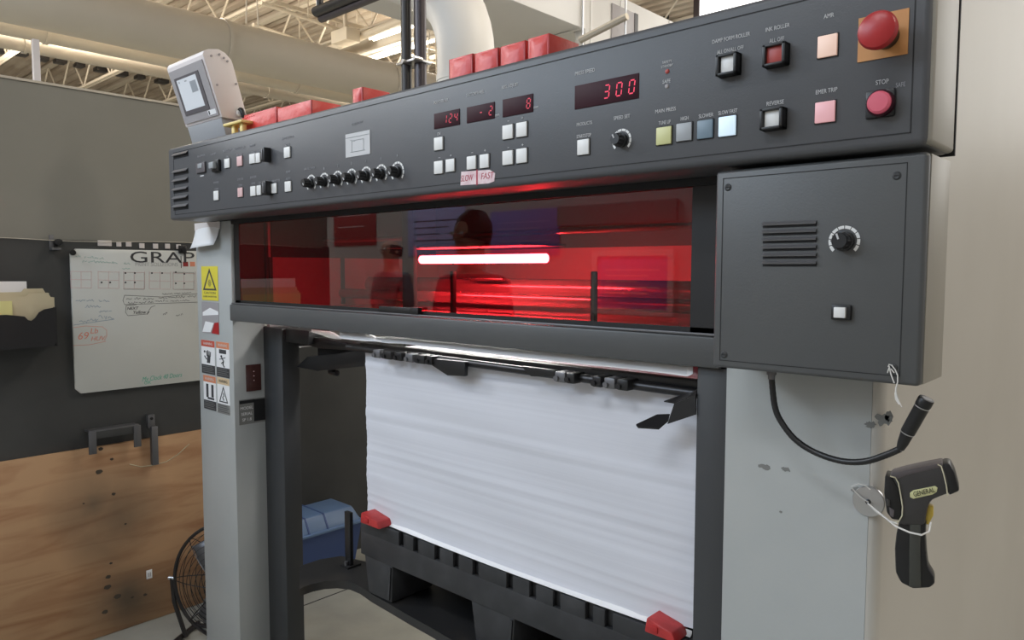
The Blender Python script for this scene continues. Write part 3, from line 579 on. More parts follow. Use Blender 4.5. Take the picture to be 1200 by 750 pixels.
# four hazard labels
labs = ((236.5, 399, 252, 438, 'sign_red', 'red-headed hazard label with a crushed hand, upper left of four on the column', 'hand'),
        (254, 401, 269, 442, 'sign_orange', 'orange-headed hazard label with a falling figure, upper right of four on the column', 'fall'),
        (239, 440.5, 253.5, 480, 'sign_orange', 'orange-headed hazard label with upright black bars, lower left of four on the column', 'bars'),
        (255, 443, 269.5, 485, 'sign_pale', 'pale-headed hazard label with a triangle, lower right of four on the column', 'tri'))
for (a0, b0, a1, b1, m_, lb, kind) in labs:
    x0, x1, z0, z1 = rect_on(YC, a0, b0, a1, b1); h_ = z1-z0; w_ = x1-x0
    o = MB().box((x0, YC-.0008, z0), (x1, 0, z1)).build('hazard_label', 'paper_white'); tag(o, lb, 'sticker', 'hazard labels on the column')
    MB().mesh([(x0, yy, z1), (x1, yy, z1), (x1, yy, z1-h_*.19), (x0, yy, z1-h_*.19)], [(0, 1, 2, 3)]).build('header', m_, o)
    MB().text('WARNING', ((x0+x1)/2, yy-.0002, z1-h_*.10), .014, width=w_*.7, th=.0003).build('header_lettering', 'label_dark' if kind == 'tri' else 'hmi_white', o)
    MB().mesh([(x0, yy, z0+h_*.27), (x1, yy, z0+h_*.27), (x1, yy, z0), (x0, yy, z0)], [(0, 1, 2, 3)]).build('text_panel', 'label_dark' if kind != 'tri' else 'label_grey', o)
    b = MB()
    for k in range(4): b.box((x0+w_*.08, yy-.0004, z0+h_*(.05+.055*k)), (x1-w_*(.08+.12*(k % 2)), yy, z0+h_*(.065+.055*k)))
    b.build('text_lines', 'label_grey' if kind != 'tri' else 'label_dark', o)
    cx_, cz_ = (x0+x1)/2, z0+h_*.53; b = MB()
    if kind == 'hand':
        b.mesh([(cx_-.012, yy, cz_-.04), (cx_+.016, yy, cz_-.04), (cx_+.022, yy, cz_), (cx_-.006, yy, cz_+.008)], [(0, 1, 2, 3)])
        for k in range(4): b.tube([(cx_-.006+.009*k, yy, cz_), (cx_-.012+.012*k, yy, cz_+.035-.004*abs(k-1))], .0022, seg=5)
        b.tube([(cx_-.01, yy, cz_-.02), (cx_-.03, yy, cz_)], .0025, seg=5); b.cyl((cx_-.03, yy, cz_+.025), (cx_-.03, yy-.0006, cz_+.025), .007, seg=12)
    elif kind == 'fall':
        b.box((cx_-w_*.32, yy-.0005, cz_+.028), (cx_+w_*.32, yy, cz_+.052)); b.cyl((cx_-.012, yy, cz_+.012), (cx_-.012, yy-.0006, cz_+.012), .007, seg=12)
        b.tube([(cx_-.008, yy, cz_+.006), (cx_+.008, yy, cz_-.014), (cx_+.002, yy, cz_-.034), (cx_+.014, yy, cz_-.048)], .0028, seg=5); b.tube([(cx_-.026, yy, cz_-.006), (cx_-.004, yy, cz_), (cx_+.022, yy, cz_+.008)], .0022, seg=5)
        b.tube([(cx_+.008, yy, cz_-.014), (cx_-.012, yy, cz_-.03)], .0025, seg=5)
    elif kind == 'bars':
        b.box((x0+w_*.18, yy-.0005, cz_-.035), (x0+w_*.38, yy, cz_+.045)); b.box((x0+w_*.66, yy-.0005, cz_-.03), (x0+w_*.86, yy, cz_+.045)); b.box((x0+w_*.3, yy-.0005, cz_-.045), (x0+w_*.9, yy, cz_-.033))
    else:
        b.mesh([(cx_-w_*.42, yy, cz_-.045), (cx_+w_*.42, yy, cz_-.045), (cx_, yy, cz_+.052), (cx_-w_*.30, yy, cz_-.038), (cx_+w_*.30, yy, cz_-.038), (cx_, yy, cz_+.034)], [(0, 1, 4, 3), (1, 2, 5, 4), (2, 0, 3, 5)])
        b.tube([(cx_, yy, cz_+.012), (cx_+.006, yy, cz_-.008), (cx_-.006, yy, cz_-.012), (cx_+.004, yy, cz_-.032)], .0022, seg=5)
    for v in b.bm.verts: v.co.x = cx_+(v.co.x-cx_)*.85; v.co.z = cz_+(v.co.z-cz_)*.60
    b.build('pictogram', 'ink_black', o)
# folded note taped at the top
x0, x1, z0, z1 = rect_on(-.004, 229, 262, 257, 291)
b = MB(); n = 8; vs = []; fs = []
for i in range(n+1):
    f = i/n; z = z1-(z1-z0)*f
    for xk in range(5):
        g = xk/4; vs.append((x0+(x1-x0)*g, -.003-.022*f**2-.006*math.sin(g*3)*f, z+.01*g*f))
for i in range(n):
    for k in range(4): fs.append((i*5+k, i*5+k+1, i*5+k+6, i*5+k+5))
b.mesh(vs, fs); o = b.build('paper_note', 'paper_white'); tag(o, 'curled white paper note taped to the top of the light grey column', 'paper')
so = o.modifiers.new('thick', 'SOLIDIFY'); so.thickness = .0008
b = MB().box((x0-.004, -.0045, z1-.022), (x1+.004, -.002, z1+.004)); b.build('tape', 'hmi_white', o)
# column side face (X=-2.37): small window, rating plate
XCf = -2.3702
def rect_side(X, px0, py0, px1, py1):
    a = at(px0, (py0+py1)/2, X=X); c = at(px1, (py0+py1)/2, X=X); return a.y, c.y, at((px0+px1)/2, py1, X=X).z, at((px0+px1)/2, py0, X=X).z
y0, y1, z0, z1 = rect_side(XCf, 288, 427, 305.5, 458)
o = MB().box((XCf-.0, y0, z0), (XCf+.004, y1, z1), bev=.001).build('sensor_window', 'brown_window', P)
b = MB()
for k in range(3): b.cyl((XCf+.004, (y0+y1)/2, z0+(z1-z0)*(.4+.17*k)), (XCf+.005, (y0+y1)/2, z0+(z1-z0)*(.4+.17*k)), .002, seg=8)
b.build('sensor_dots', 'pink_cap', o)
y0, y1, z0, z1 = rect_side(XCf, 280, 467, 311, 496)
o = MB().box((XCf, y0, z0), (XCf+.0015, y1, z1)).build('rating_plate', 'label_grey'); tag(o, 'grey and black rating plate on the side of the light grey column', 'sticker')
MB().box((XCf+.0014, y0+(y1-y0)*.55, z0+.006), (XCf+.0022, y1-.002, z1-.004)).box((XCf+.0014, y0+.002, z1-.014), (XCf+.0022, y1-.04, z1-.003)).build('dark_patch', 'black', o)
b = MB()
for k in range(3): b.text(('MODEL', 'SERIAL', 'SP 1.8')[k], (XCf+.0016, y0+(y1-y0)*.28, z1-.03-.02*k), .014, right=(0, 1, 0), th=.0004)
b.build('lettering', 'paper_white', o)
# dirt and chips on the light panel
b = MB()
def blob(px, py, w_, h_, seed, Y=-.0006):
    p = at(px, py, Y=Y); rr = random.Random(seed)
    b = MB(); b.prism([(p.x+w_/2*math.cos(a_)*rr.uniform(.55, 1.15), Y, p.z+h_/2*math.sin(a_)*rr.uniform(.5, 1.2)) for a_ in (2*math.pi*k/18 for k in range(18))], (0, .0007, 0)); b.build('paint_chip', 'stain_grey', P)
blob(1020, 498, .018, .014, 1); blob(1035, 492, .024, .022, 2); blob(1042, 488, .014, .02, 9); blob(896, 547, .026, .010, 3); blob(921, 550, .016, .009, 4); blob(1005, 575, .02, .012, 6); blob(915, 600, .006, .005, 7)

# ================================================================== CONTROL CONSOLE
YF = -.128; CX0, CX1, CZ0, CZ1 = -2.533, -.256, 1.661, 1.897
K = thing('control_console', (-1.4, YF, CZ0), 'long dark grey overhead control console with buttons, knobs and red displays', 'control console')
MB().box((CX0, YF, CZ0), (CX1-.004, .0, CZ1), bev=.009, seg=3).build('housing', 'console_paint', K)
MB().box((CX1-.03, YF+.006, CZ0+.002), (CX1, -.0005, CZ1-.002), bev=.006, seg=3).build('end_cap', 'cream_trim', K)
MB().box((CX1-.07, .0, CZ0-.001), (CX1+.0006, .005, CZ1)).build('rear_gap_strip', 'seam', K)  # dark strip standing for the shaded gap behind the end cap
def cx(px, py, Y=YF): p = at(px, py, Y=Y); return p.x, p.z
sl, sr = cx(203, 178)[0], cx(1068, 150)[0]; st, sb = cx(820, 29.5)[1], cx(850, 180.2)[1]
b = MB(); y_ = YF-.0006; w_ = .0016
for (a_, c_, d_, e_) in ((sl, sr, st-w_, st), (sl, sr, sb, sb+w_), (sl, sl+w_, sb, st), (sr-w_, sr, sb, st)): b.box((a_, y_, d_), (c_, YF+.001, e_))
b.build('panel_seam', 'seam', K)
def mpp(px, py, Y=YF):   # metres per pixel: horizontally along X and vertically
    a = at(px-1, py, Y=Y); c = at(px+1, py, Y=Y); d = at(px, py-1, Y=Y); e = at(px, py+1, Y=Y)
    return (c.x-a.x)/2, (d.z-e.z)/2
def button(px, py, w, h, m_='white_cap', th=.004, name='push_button'):
    x, z = cx(px, py); sx, sz = mpp(px, py); w *= sx; h *= sz
    MB().box((x-w/2-.0012, YF-.0012, z-h/2-.0012), (x+w/2+.0012, YF+.001, z+h/2+.0012)).build('button_surround', 'seam', K) if False else None
    o = MB().box((x-w/2, YF-th, z-h/2), (x+w/2, YF+.001, z+h/2), bev=.0012).build(name, m_, K)
    b = MB(); e = .0012
    for (a_, c_, d_, g_) in ((x-w/2-e, x+w/2+e, z+h/2, z+h/2+e), (x-w/2-e, x+w/2+e, z-h/2-e, z-h/2), (x-w/2-e, x-w/2, z-h/2, z+h/2), (x+w/2, x+w/2+e, z-h/2, z+h/2)): b.box((a_, YF-.0012, d_), (c_, YF+.001, g_))
    b.build('button_rim', 'seam', o); return o
def legend(txt, px, py, wpx, m_='white_print', size=.0085):
    x, z = cx(px, py); sx, sz = mpp(px, py)
    return MB().text(txt, (x, YF-.0004, z), size, width=wpx*sx, th=.0004).build('printed_legend', m_, K)
def guarded(px, py, w, h, m_, capw, caph, off=-.0):
    x, z = cx(px+1.5, py+1.5); sx, sz = mpp(px, py); w *= sx*.80; h *= sz*.80
    o = MB().box((x-w/2, YF-.018, z-h/2), (x+w/2, YF+.001, z-h/2+.004), bev=.001).box((x-w/2, YF-.018, z+h/2-.004), (x+w/2, YF+.001, z+h/2), bev=.001)
    o.box((x-w/2, YF-.018, z-h/2), (x-w/2+.005, YF+.001, z+h/2), bev=.001).box((x+w/2-.005, YF-.018, z-h/2), (x+w/2, YF+.001, z+h/2), bev=.001).box((x-w/2, YF-.004, z-h/2), (x+w/2, YF+.001, z+h/2))
    o = o.build('guarded_button', 'black', K); cw = capw*sx; ch = caph*sz
    MB().box((x-cw/2, YF-.013, z-ch/2), (x+cw/2, YF-.004, z+ch/2), bev=.001).build('button_cap', m_, o); return o
def knob(px, py, rr, length=.026, kr=.6, ang=2.2, K_=None, Y=YF, tick=True):
    K_ = K_ or K; p = at(px, py, Y=Y); x, z = p.x, p.z
    o = MB().lathe([(0, length), (rr*kr*.72, length), (rr*kr*.78, length*.92), (rr*kr*.82, length*.35), (rr*kr, length*.32), (rr*kr*1.0, length*.05), (rr*kr*1.0, 0)], (x, Y, z), (0, -1, 0), 28).build('rotary_knob', 'black', K_)
    b = MB(); a0 = math.radians(-45); a1 = math.radians(225); N = 10     # scale: segments of a ring
    for k in range(N):
        s = a0+(a1-a0)*k/N+.03; e = a0+(a1-a0)*(k+1)/N-.03; vs = []
        for j in range(5):
            a_ = s+(e-s)*j/4; vs += [(x+rr*math.cos(a_), Y-.0008, z+rr*math.sin(a_)), (x+rr*.80*math.cos(a_), Y-.0008, z+rr*.80*math.sin(a_))]
        b.mesh(vs, [(2*j, 2*j+1, 2*j+3, 2*j+2) for j in range(4)])
    b.build('dial_scale', 'white_cap', o)
    b = MB().box((-.0012, -.0006, rr*kr*.15), (.0012, .0006, rr*kr*.72), M=Matrix.Translation((x, Y-length-.0004, z)) @ Matrix.Rotation(ang, 4, 'Y')); b.build('pointer', 'white_print', o)
    b = MB()
    for k in range(10):
        a_ = 2*math.pi*k/10; q = V((x+rr*kr*.80*math.cos(a_), Y-length*.62, z+rr*kr*.80*math.sin(a_))); b.cyl(q+V((0, length*.25, 0)), q-V((0, length*.30, 0)), .0011, seg=6)
    b.build('grip_rib', 'gun_dark', o); return o
def display(corner, txt, size, dim=False, shift=.2):
    (a0, b0), (a1, b1), (a2, b2) = corner     # top-left, top-right, bottom-right px
    x0, z1 = cx(a0, b0); x1, _ = cx(a1, b1); _, z0 = cx(a2, b2)
    o = MB().box((x0, YF-.0015, z0), (x1, YF+.001, z1), bev=.0006).build('digital_display', 'display_glass', K)
    segs = {'0': 'abcdef', '1': 'bc', '2': 'abged', '3': 'abgcd', '4': 'fgbc', '8': 'abcdefg', '-': 'g', ' ': ''}
    b = MB(); h = z1-z0; dh = h*.52; dw = dh*.52; n = len(txt); step = size; t_ = .0011; yy_ = YF-.0017; ht = dh/2
    for i, c_ in enumerate(txt):
        xc = x1-h*.18-dw/2-step*(n-1-i); zc = (z0+z1)/2
        S_ = {'a': ((-1, 1), (1, 1)), 'b': ((1, 1), (1, 0)), 'c': ((1, 0), (1, -1)), 'd': ((-1, -1), (1, -1)), 'e': ((-1, 0), (-1, -1)), 'f': ((-1, 1), (-1, 0)), 'g': ((-1, 0), (1, 0))}
        for s_ in segs[c_]:
            (u0, v0), (u1, v1) = S_[s_]; f = lambda u, v: V((xc+u*dw/2*.92+v*ht*.12, yy_, zc+v*ht))
            p, q = f(u0, v0), f(u1, v1); d = (q-p).normalized()*t_*1.2; p += d; q -= d; nn = V((-d.z, 0, d.x)).normalized()*t_
            b.mesh([p-nn, p+nn, q+nn, q-nn], [(0, 1, 2, 3)])
    b.build('digits', 'digit_dim' if dim else 'digit', o); return o
# vents at the left end
for k, py in enumerate((181, 201, 211.5, 222, 232, 242)):
    x0, z = cx(203.5, py+1); x1, _ = cx(220.5, py-2)
    _, z = cx(212, py)
    o = MB().box((x0, YF-.0008, z-.011), (x1, YF+.001, z+.003)).build('vent_slot', 'black_matt', K)
    b = MB().prism([(x0, YF, z+.008), (x0, YF-.009, z-.001), (x0, YF-.008, z-.003), (x0, YF, z+.005)], (x1-x0, 0, 0)); b.build('vent_lip', 'dull_steel', o)
# left group
o = button(236.6, 196.6, 10, 12, 'hmi_bezel', .006, 'rocker_switch'); x, z = cx(236.6, 195); MB().box((x-.014, YF-.008, z-.006), (x+.014, YF-.005, z+.008), bev=.001).build('rocker_cap', 'grey_cap', o)
x, z = cx(237, 206); MB().box((x-.012, YF-.001, z-.0018), (x+.012, YF+.001, z+.0018)).build('white_mark', 'white_print', K)
x, z = cx(255, 194.5); o = MB().box((x-.022, YF-.010, z-.018), (x+.022, YF+.001, z+.018), bev=.003).build('selector_switch', 'black', K); MB().box((x-.016, YF-.022, z-.010), (x+.014, YF-.009, z+.010), bev=.003).build('switch_lever', 'grey_cap', o)
for q in ((267, 191.4, 6, 11), (281.7, 188.9, 6, 11.5, 'pink_cap'), (296.6, 186, 6.5, 11.5), (303.3, 185, 5, 11.5), (337.4, 178.6, 7, 12.5), (254.2, 229.2, 5.5, 11), (282.4, 225.5, 5.5, 11, 'pink_cap'), (297.5, 224, 6, 11.5), (304.3, 223, 5, 11.5), (322, 220.8, 6, 11.5), (338.4, 218.6, 7, 12)): button(*q)
for (px, py) in ((315, 182.0), (316.5, 221.0)):
    x, z = cx(px, py); x += .003; o = MB().box((x-.010, YF-.022, z-.019), (x+.010, YF+.001, z+.019), bev=.003).build('guarded_switch', 'black', K)
    MB().box((x-.003, YF-.024, z-.014), (x+.003, YF-.021, z+.014), bev=.001).build('switch_key', 'dull_steel', o)
for q in (('BLOWER', 236, 182.6, 9), ('LAMP', 250, 180.5, 6), ('SHEET ON', 266.5, 176.5, 10), ('ON', 266.5, 184, 3), ('VACUUM ON', 281, 173.5, 12), ('READY', 281, 181, 7), ('SPRAY', 295.5, 170.8, 7), ('ON', 296.5, 178.5, 4), ('OFF', 303.5, 177, 4), ('AUTO', 312.3, 174.5, 6),
          ('SHEET EJECTOR', 337, 161.5, 14), ('ON', 337, 169.5, 5), ('POWER', 253.5, 214, 6), ('ON', 254, 221.5, 4), ('DRYER', 282, 210, 7), ('ON', 282, 217.3, 4), ('JOGGER', 297, 207.5, 7.5), ('ON', 297, 215, 4), ('OFF', 304.5, 214.5, 3), ('ALL', 313, 213, 5), ('FAN MOTOR', 323.5, 211.8, 9), ('PUMP', 338, 201.5, 5), ('AUTO', 338, 209.5, 5),
          ('AIR BLOWER', 363, 197.5, 13), ('DELIVERY', 418.5, 144.6, 13)): legend(*q, m_='grey_print')
# diagram plate
x0, z1 = cx(405.2, 157.9); x1, _ = cx(433.8, 152.7); _, z0 = cx(433.8, 180.3)
o = MB().box((x0, YF-.0012, z0), (x1, YF+.001, z1)).build('diagram_plate', 'white_print', K)
b = MB(); y_ = YF-.0014; W_ = x1-x0; H_ = z1-z0
for (f0, g0, f1, g1) in ((.02, .83, .98, .83), (.2, .2, .8, .2), (.27, .2, .27, .68), (.75, .2, .75, .68), (.27, .68, .75, .68), (.2, .72, .4, .64)): b.tube([(x0+W_*f0, y_, z0+H_*g0), (x0+W_*f1, y_, z0+H_*g1)], .0007, seg=4)
b.build('diagram_lines', 'grey_cap', o)
# seven knobs
for k, (px, py, rr) in enumerate(((365, 215, .0215), (380.3, 213, .0215), (396, 210.8, .0215), (412.3, 208.6, .0215), (429.4, 206.3, .0215), (447, 204, .0215), (466, 201.6, .0225))): knob(px, py, rr*1.04, .026, .56, 2.5)
for k, (px, py) in enumerate(((380, 197.5), (396, 194.5), (412, 191.5), (429, 189), (447, 186), (466, 182))): legend(str(k+1), px, py, 1.2, 'grey_print', .009)
# counters group
display(((509, 133.5), (539, 128), (539, 146)), '124', .0105+.006, True); display(((547.5, 126), (580, 119.5), (580, 138.5)), '-2', .027, True); display(((589.5, 117), (625, 110), (625, 131)), '8', .02, True)
for q in ((514.9, 168.5, 10, 15), (514.9, 196.3, 10, 15), (528.6, 193.9, 10, 15), (553.5, 190.8, 10.5, 15.5), (568.6, 188.9, 10.5, 16), (596, 154.8, 12, 16.5), (612.3, 151.9, 12.2, 17), (596, 185, 12, 16.5), (612.3, 182.6, 12.2, 17)): button(*q)
for q in (('POWDER AIR', 516.8, 118.8, 17), ('SUCTION WHEEL', 557, 109.7, 21), ('REG. ADJUST', 597.7, 100.8, 19), ('mm', 583, 134.8, 5), ('mm', 628.5, 125.5, 5), ('ON', 514.5, 157, 4), ('-', 515, 184.5, 2), ('+', 528.5, 182.5, 2), ('-', 553.5, 178.5, 2), ('+', 568.5, 176.5, 2), ('-', 596, 141.5, 2), ('+', 612.5, 138.5, 2.4), ('-', 596, 172.5, 2), ('+', 612.5, 170, 2.4)): legend(*q)
for k, (fx, fy) in enumerate(((3, 1),)): pass
pc = [(541, 201.3), (574, 199), (580.5, 203), (579.5, 212.5), (573, 215), (540, 217.3)]
o = MB().prism([(cx(*q)[0], YF-.0012, cx(*q)[1]) for q in pc], (0, .002, 0)).build('adhesive_label', 'pink_sticker', K)
b = MB(); x, z = cx(559.5, 208.3); b.box((x-.002, YF-.0018, z-.015), (x+.002, YF-.001, z+.016)); b.text('SLOW', (x-.03, YF-.0013, z+.001), .018, th=.0003, width=.036, shear=.2); b.text('FAST', (x+.028, YF-.0013, z+.001), .018, th=.0003, width=.036, shear=.2); b.build('red_lettering', 'red_ink', o)
# press speed group
display(((674, 101), (749, 84.3), (749, 115)), '300', .0255)
button(684.4, 172.5, 13.5, 18); knob(728.8, 164.6, .0195, .022, .62, -.5)
for q in (('PRESS SPEED', 685.6, 84.4, 23, 'white_print', .009), ('PRODUCTS', 684.9, 145, 18), ('START/STOP', 684.4, 159.3, 17), ('SPEED SET', 728.8, 137.5, 19), ('MAIN PRESS', 780, 129.3, 24), ('TUNE UP', 779, 143.6, 14), ('HIGH', 802.5, 139, 9), ('SLOWER', 827.5, 135.5, 17), ('SLOW FAST', 853, 131.3, 22),
          ('SAFETY', 782, 72.6, 11, 'white_print', .0055), ('STANDBY', 782, 77.4, 14, 'white_print', .0055), ('SAFE', 781.3, 95.5, 9), ('DAMP FORM ROLLER', 856.5, 44.8, 44), ('ALL ON/ALL OFF', 856, 58.7, 31), ('INK ROLLER', 911.2, 32.5, 28), ('ALL OFF', 910.5, 46.8, 17), ('AMR', 971.5, 18.7, 12), ('EMER TRIP', 968.5, 106.7, 25), ('REVERSE', 908.5, 120.8, 20), ('STOP', 1033.9, 96.3, 15), ('SAFE', 1055.5, 99.5, 11, 'grey_print')): legend(*q)
for (px, py, m_) in ((782.1, 83.7, 'red_cap'), (781.7, 101.2, 'hmi_grey')):
    x, z = cx(px, py); MB().lathe([(0, .003), (.003, .002), (.004, 0)], (x, YF, z), (0, -1, 0), 14).build('indicator_lamp', m_, K)
for q in ((778.8, 159.3, 17.5, 20.5, 'yellow_cap'), (802.5, 154.8, 18, 21, 'grey_cap'), (827, 151.6, 18, 21.5, 'teal_cap'), (853, 148, 20, 23, 'lit_white'), (970.3, 54.1, 23, 25.5, 'peach_lit'), (967.5, 131.5, 23.5, 24.5, 'pink_lit')): button(*q)
guarded(855.2, 76, 30, 31, 'white_cap', 15, 19); guarded(910.7, 64.8, 33, 32, 'red_cap', 19, 20); guarded(907.5, 139.2, 33, 31, 'white_cap', 18, 20)
x0, z1 = cx(1006.7, 22); x1, _ = cx(1066, 8); _, z0 = cx(1006.7, 73.3)
MB().box((x0, YF-.0015, z0), (x1, YF+.001, z1)).build('amber_backplate', 'amber_plate', K)
p = at(1026.5, 34, Y=YF-.045); o = MB().cyl((p.x, YF, p.z), (p.x, YF-.03, p.z), .016, seg=24).build('emergency_stop', 'dark_metal', K)
R_m = .0245; MB().lathe([(0, .048), (R_m*.6, .0475), (R_m*.9, .044), (R_m, .039), (R_m*.97, .034), (R_m*.62, .026), (.014, .02), (0, .02)], (p.x, YF, p.z), (0, -1, 0), 40).build('mushroom_cap', 'mushroom_red', o)
x, z = cx(1032.5, 121.9); o = MB().box((x-.0185, YF-.006, z-.0185), (x+.0185, YF+.001, z+.0185), bev=.003).build('stop_button', 'black', K)
p = at(1028.8, 119.2, Y=YF-.022); MB().lathe([(0, .022), (.012, .0215), (.0145, .019), (.015, .006), (0, .006)], (p.x, YF, p.z), (0, -1, 0), 32).build('button_cap', 'stop_red', o)
MB().lathe([(.0152, .016), (.0172, .015), (.0172, .005), (.0152, .005)], (p.x, YF, p.z), (0, -1, 0), 32).build('button_collar', 'display_glass', o)
for k, (px, py) in enumerate(((705, 60), (632, 207), (1062, 170), (1057, 168))):
    pass

# ================================================================== CONTROL BOX
YB = -.113; BX0, BX1, BZ0, BZ1 = -.561, -.261, 1.3445, 1.654
G = thing('control_box', (-.41, YB, BZ0), 'square dark grey electrical box with a dial, hung under the console', 'control box')
MB().box((BX0, YB, BZ0), (BX1, -.0008, BZ1), bev=.006, seg=3).build('housing', 'dark_grey_paint', G)
MB().box((BX1-.003, YB+.0125, BZ0+.002), (BX1+.0012, -.001, BZ1-.002), bev=.0008).build('side_plate', 'cream_trim', G)
def gx(px, py, Y=YB): p = at(px, py, Y=Y); return p.x, p.z
x0 = gx(845.5, 300)[0]; x1 = gx(1060, 300)[0]; z1 = gx(950, 200)[1]; z0 = gx(950, 432)[1]
b = MB(); w_ = .0012
for (a_, c_, d_, e_) in ((x0, x1, z1-w_, z1), (x0, x1, z0, z0+w_), (x0, x0+w_, z0, z1), (x1-w_, x1, z0, z1)): b.box((a_, YB-.0004, d_), (c_, YB+.001, e_))
b.build('cover_seam', 'seam', G)
for (px, py) in ((853.2, 219.6), (1051, 206), (848.5, 415.6), (1047, 431)):
    x, z = gx(px, py); o = MB().lathe([(0, .0012), (.0035, .0018), (.0052, .0008), (.0058, 0)], (x, YB, z), (0, -1, 0), 20).build('cover_screw', 'post_paint', G)
    MB().box((x-.003, YB-.0021, z-.0006), (x+.003, YB-.0014, z+.0006)).build('screw_slot', 'seam', o)
for k in range(6):
    py = 263.5+k*9.2; xa, z = gx(925, py-.8); xl = gx(894, py)[0]; xr_ = gx(957, py)[0]
    o = MB().box((xl, YB-.0005, z-.0045), (xr_, YB+.001, z+.0015)).build('vent_slot', 'black_matt', G)
    MB().prism([(xl, YB, z+.0045), (xl, YB-.0045, z+.0005), (xl, YB-.004, z-.001), (xl, YB, z+.003)], (xr_-xl, 0, 0)).build('vent_lip', 'dull_steel', o)
knob(989.5, 282.5, .0215, .022, .66, -.35, G, YB); 
x, z = gx(986.8, 366); o = MB().box((x-.0135, YB-.006, z-.0105), (x+.0135, YB+.001, z+.0105), bev=.0015).build('push_button', 'black', G); MB().box((x-.0085, YB-.010, z-.0075), (x+.0075, YB-.005, z+.0075), bev=.001).build('button_cap', 'white_cap', o)
# string at the bottom corner
b = MB(); Ys = YB-.003
def sp(*q, Y=Ys): return [at(x, y, Y=Y) for x, y in q]
b.tube(sp((1041, 430), (1042, 427), (1045, 428), (1049, 433), (1052, 440), (1052, 448), (1050, 455), (1050, 462), (1053, 470), (1057, 477)), [.0009]*6+[.001, .0015, .0013, .0006], seg=7)
b.tube(sp((1042, 429), (1044, 438), (1048, 449)), .0009, seg=6); b.tube(sp((1042, 431), (1040, 437)), .0008, seg=6); b.tube(sp((1044, 432), (1048, 437)), .0009, seg=6); b.tube(sp((1049, 460), (1050, 468), (1054, 474)), .0011, seg=6)
tag(b.build('string', 'string'), 'frayed white string hanging from the bottom corner of the control box', 'string')

# ================================================================== GOOSENECK LAMP
t = thing('gooseneck_lamp', (-.5, -.06, 1.34), 'black flexible gooseneck work lamp curving out from under the control box', 'lamp')
Yg = -.06
def catmull(P_, n=10):
    out = []; P_ = [P_[0]]+P_+[P_[-1]]
    for i in range(1, len(P_)-2):
        for k in range(n):
            s = k/n; a_, b_, c_, d_ = P_[i-1], P_[i], P_[i+1], P_[i+2]
            out.append(.5*((2*b_)+(-a_+c_)*s+(2*a_-5*b_+4*c_-d_)*s*s+(-a_+3*b_-3*c_+d_)*s**3))
    out.append(P_[-2]); return out
neck = catmull([V((at(904, 446, Y=Yg).x, Yg, BZ0-.014))]+[at(x, y, Y=Yg-.02*max(0, (x-960)/100)) for x, y in ((908, 476), (916, 495), (932, 515), (955, 530), (985, 540), (1012, 541), (1036, 534), (1055, 526))], 12)
rad = [.0046 + .0003*(i % 2) for i in range(len(neck))]; MB().tube(neck, rad, seg=12).build('flexible_neck', 'black', t)
q = at(904, 446, Y=Yg); MB().cyl((q.x, Yg, BZ0-.0005), (q.x, Yg, BZ0-.011), .0075, seg=6).cyl((q.x, Yg, BZ0-.011), (q.x, Yg, BZ0-.018), .0055, seg=16).build('mounting_nut', 'dull_steel', t)
h0 = at(1055, 526, Y=Yg-.02); h1 = at(1063, 508, Y=Yg-.022); h2 = at(1086, 467, Y=Yg-.026)
MB().tube([h0, h0.lerp(h1, .4), h1], [.0052, .0072, .0085], seg=20).build('lamp_cone', 'black', t)
d_ = (h2-h1).normalized(); MB().tube([h1, h1+d_*.001, h1+d_*.003, h2-d_*.012, h2-d_*.010, h2-d_*.002, h2], [.0084, .0092, .0095, .0098, .0104, .0104, .0096], seg=24).build('lamp_head', 'black', t)
MB().tube([h1+d_*.0005, h1+d_*.0018], [.0096, .0098], seg=24).build('chrome_ring', 'steel', t)
MB().tube([h2-d_*.0138, h2-d_*.0126], [.0103, .0103], seg=24).build('chrome_ring', 'steel', t)
MB().tube([h2, h2+d_*.0006], [.0075, .0070], seg=20).build('lens', 'dull_steel', t)

# ================================================================== MAGNET DISC + THERMOMETER
q = at(1018, 587.5, Y=-.004); t = thing('magnet_disc', (q.x, 0, q.z), 'round silver magnet stuck to the grey panel beside the thermometer', 'magnet')
MB().lathe([(0, .006), (.004, .006), (.0225, .0055), (.0235, .0045), (.0235, 0), (0, 0)], (q.x, -.0008, q.z), (0, -1, 0), 40).build('disc', 'steel', t)
MB().lathe([(.002, .008), (.004, .007), (.004, .0055)], (q.x, -.0008, q.z), (0, -1, 0), 16).build('eyelet', 'dark_metal', t)
b = MB(); Yq = -.010
b.tube([at(x, y, Y=Yq) for x, y in ((1018, 589), (1008, 582), (1000, 574), (998, 570), (1006, 567), (1014, 569), (1020, 574))], .0008, seg=6)
b.tube([at(x, y, Y=Y_) for x, y, Y_ in ((1017, 590, -.010), (1024, 596, -.018), (1034, 604, -.035), (1050, 617, -.068), (1066, 624, -.074), (1080, 627, -.076), (1089, 623, -.066), (1091, 612, -.058))], .0013, seg=7)
b.tube([at(x, y, Y=Y_) for x, y, Y_ in ((1017, 590, -.010), (1026, 599, -.02), (1040, 609, -.045), (1052, 614, -.06))], .0009, seg=6)
tag(b.build('tether_string', 'string'), 'white string looped from the silver magnet around the thermometer grip', 'string')
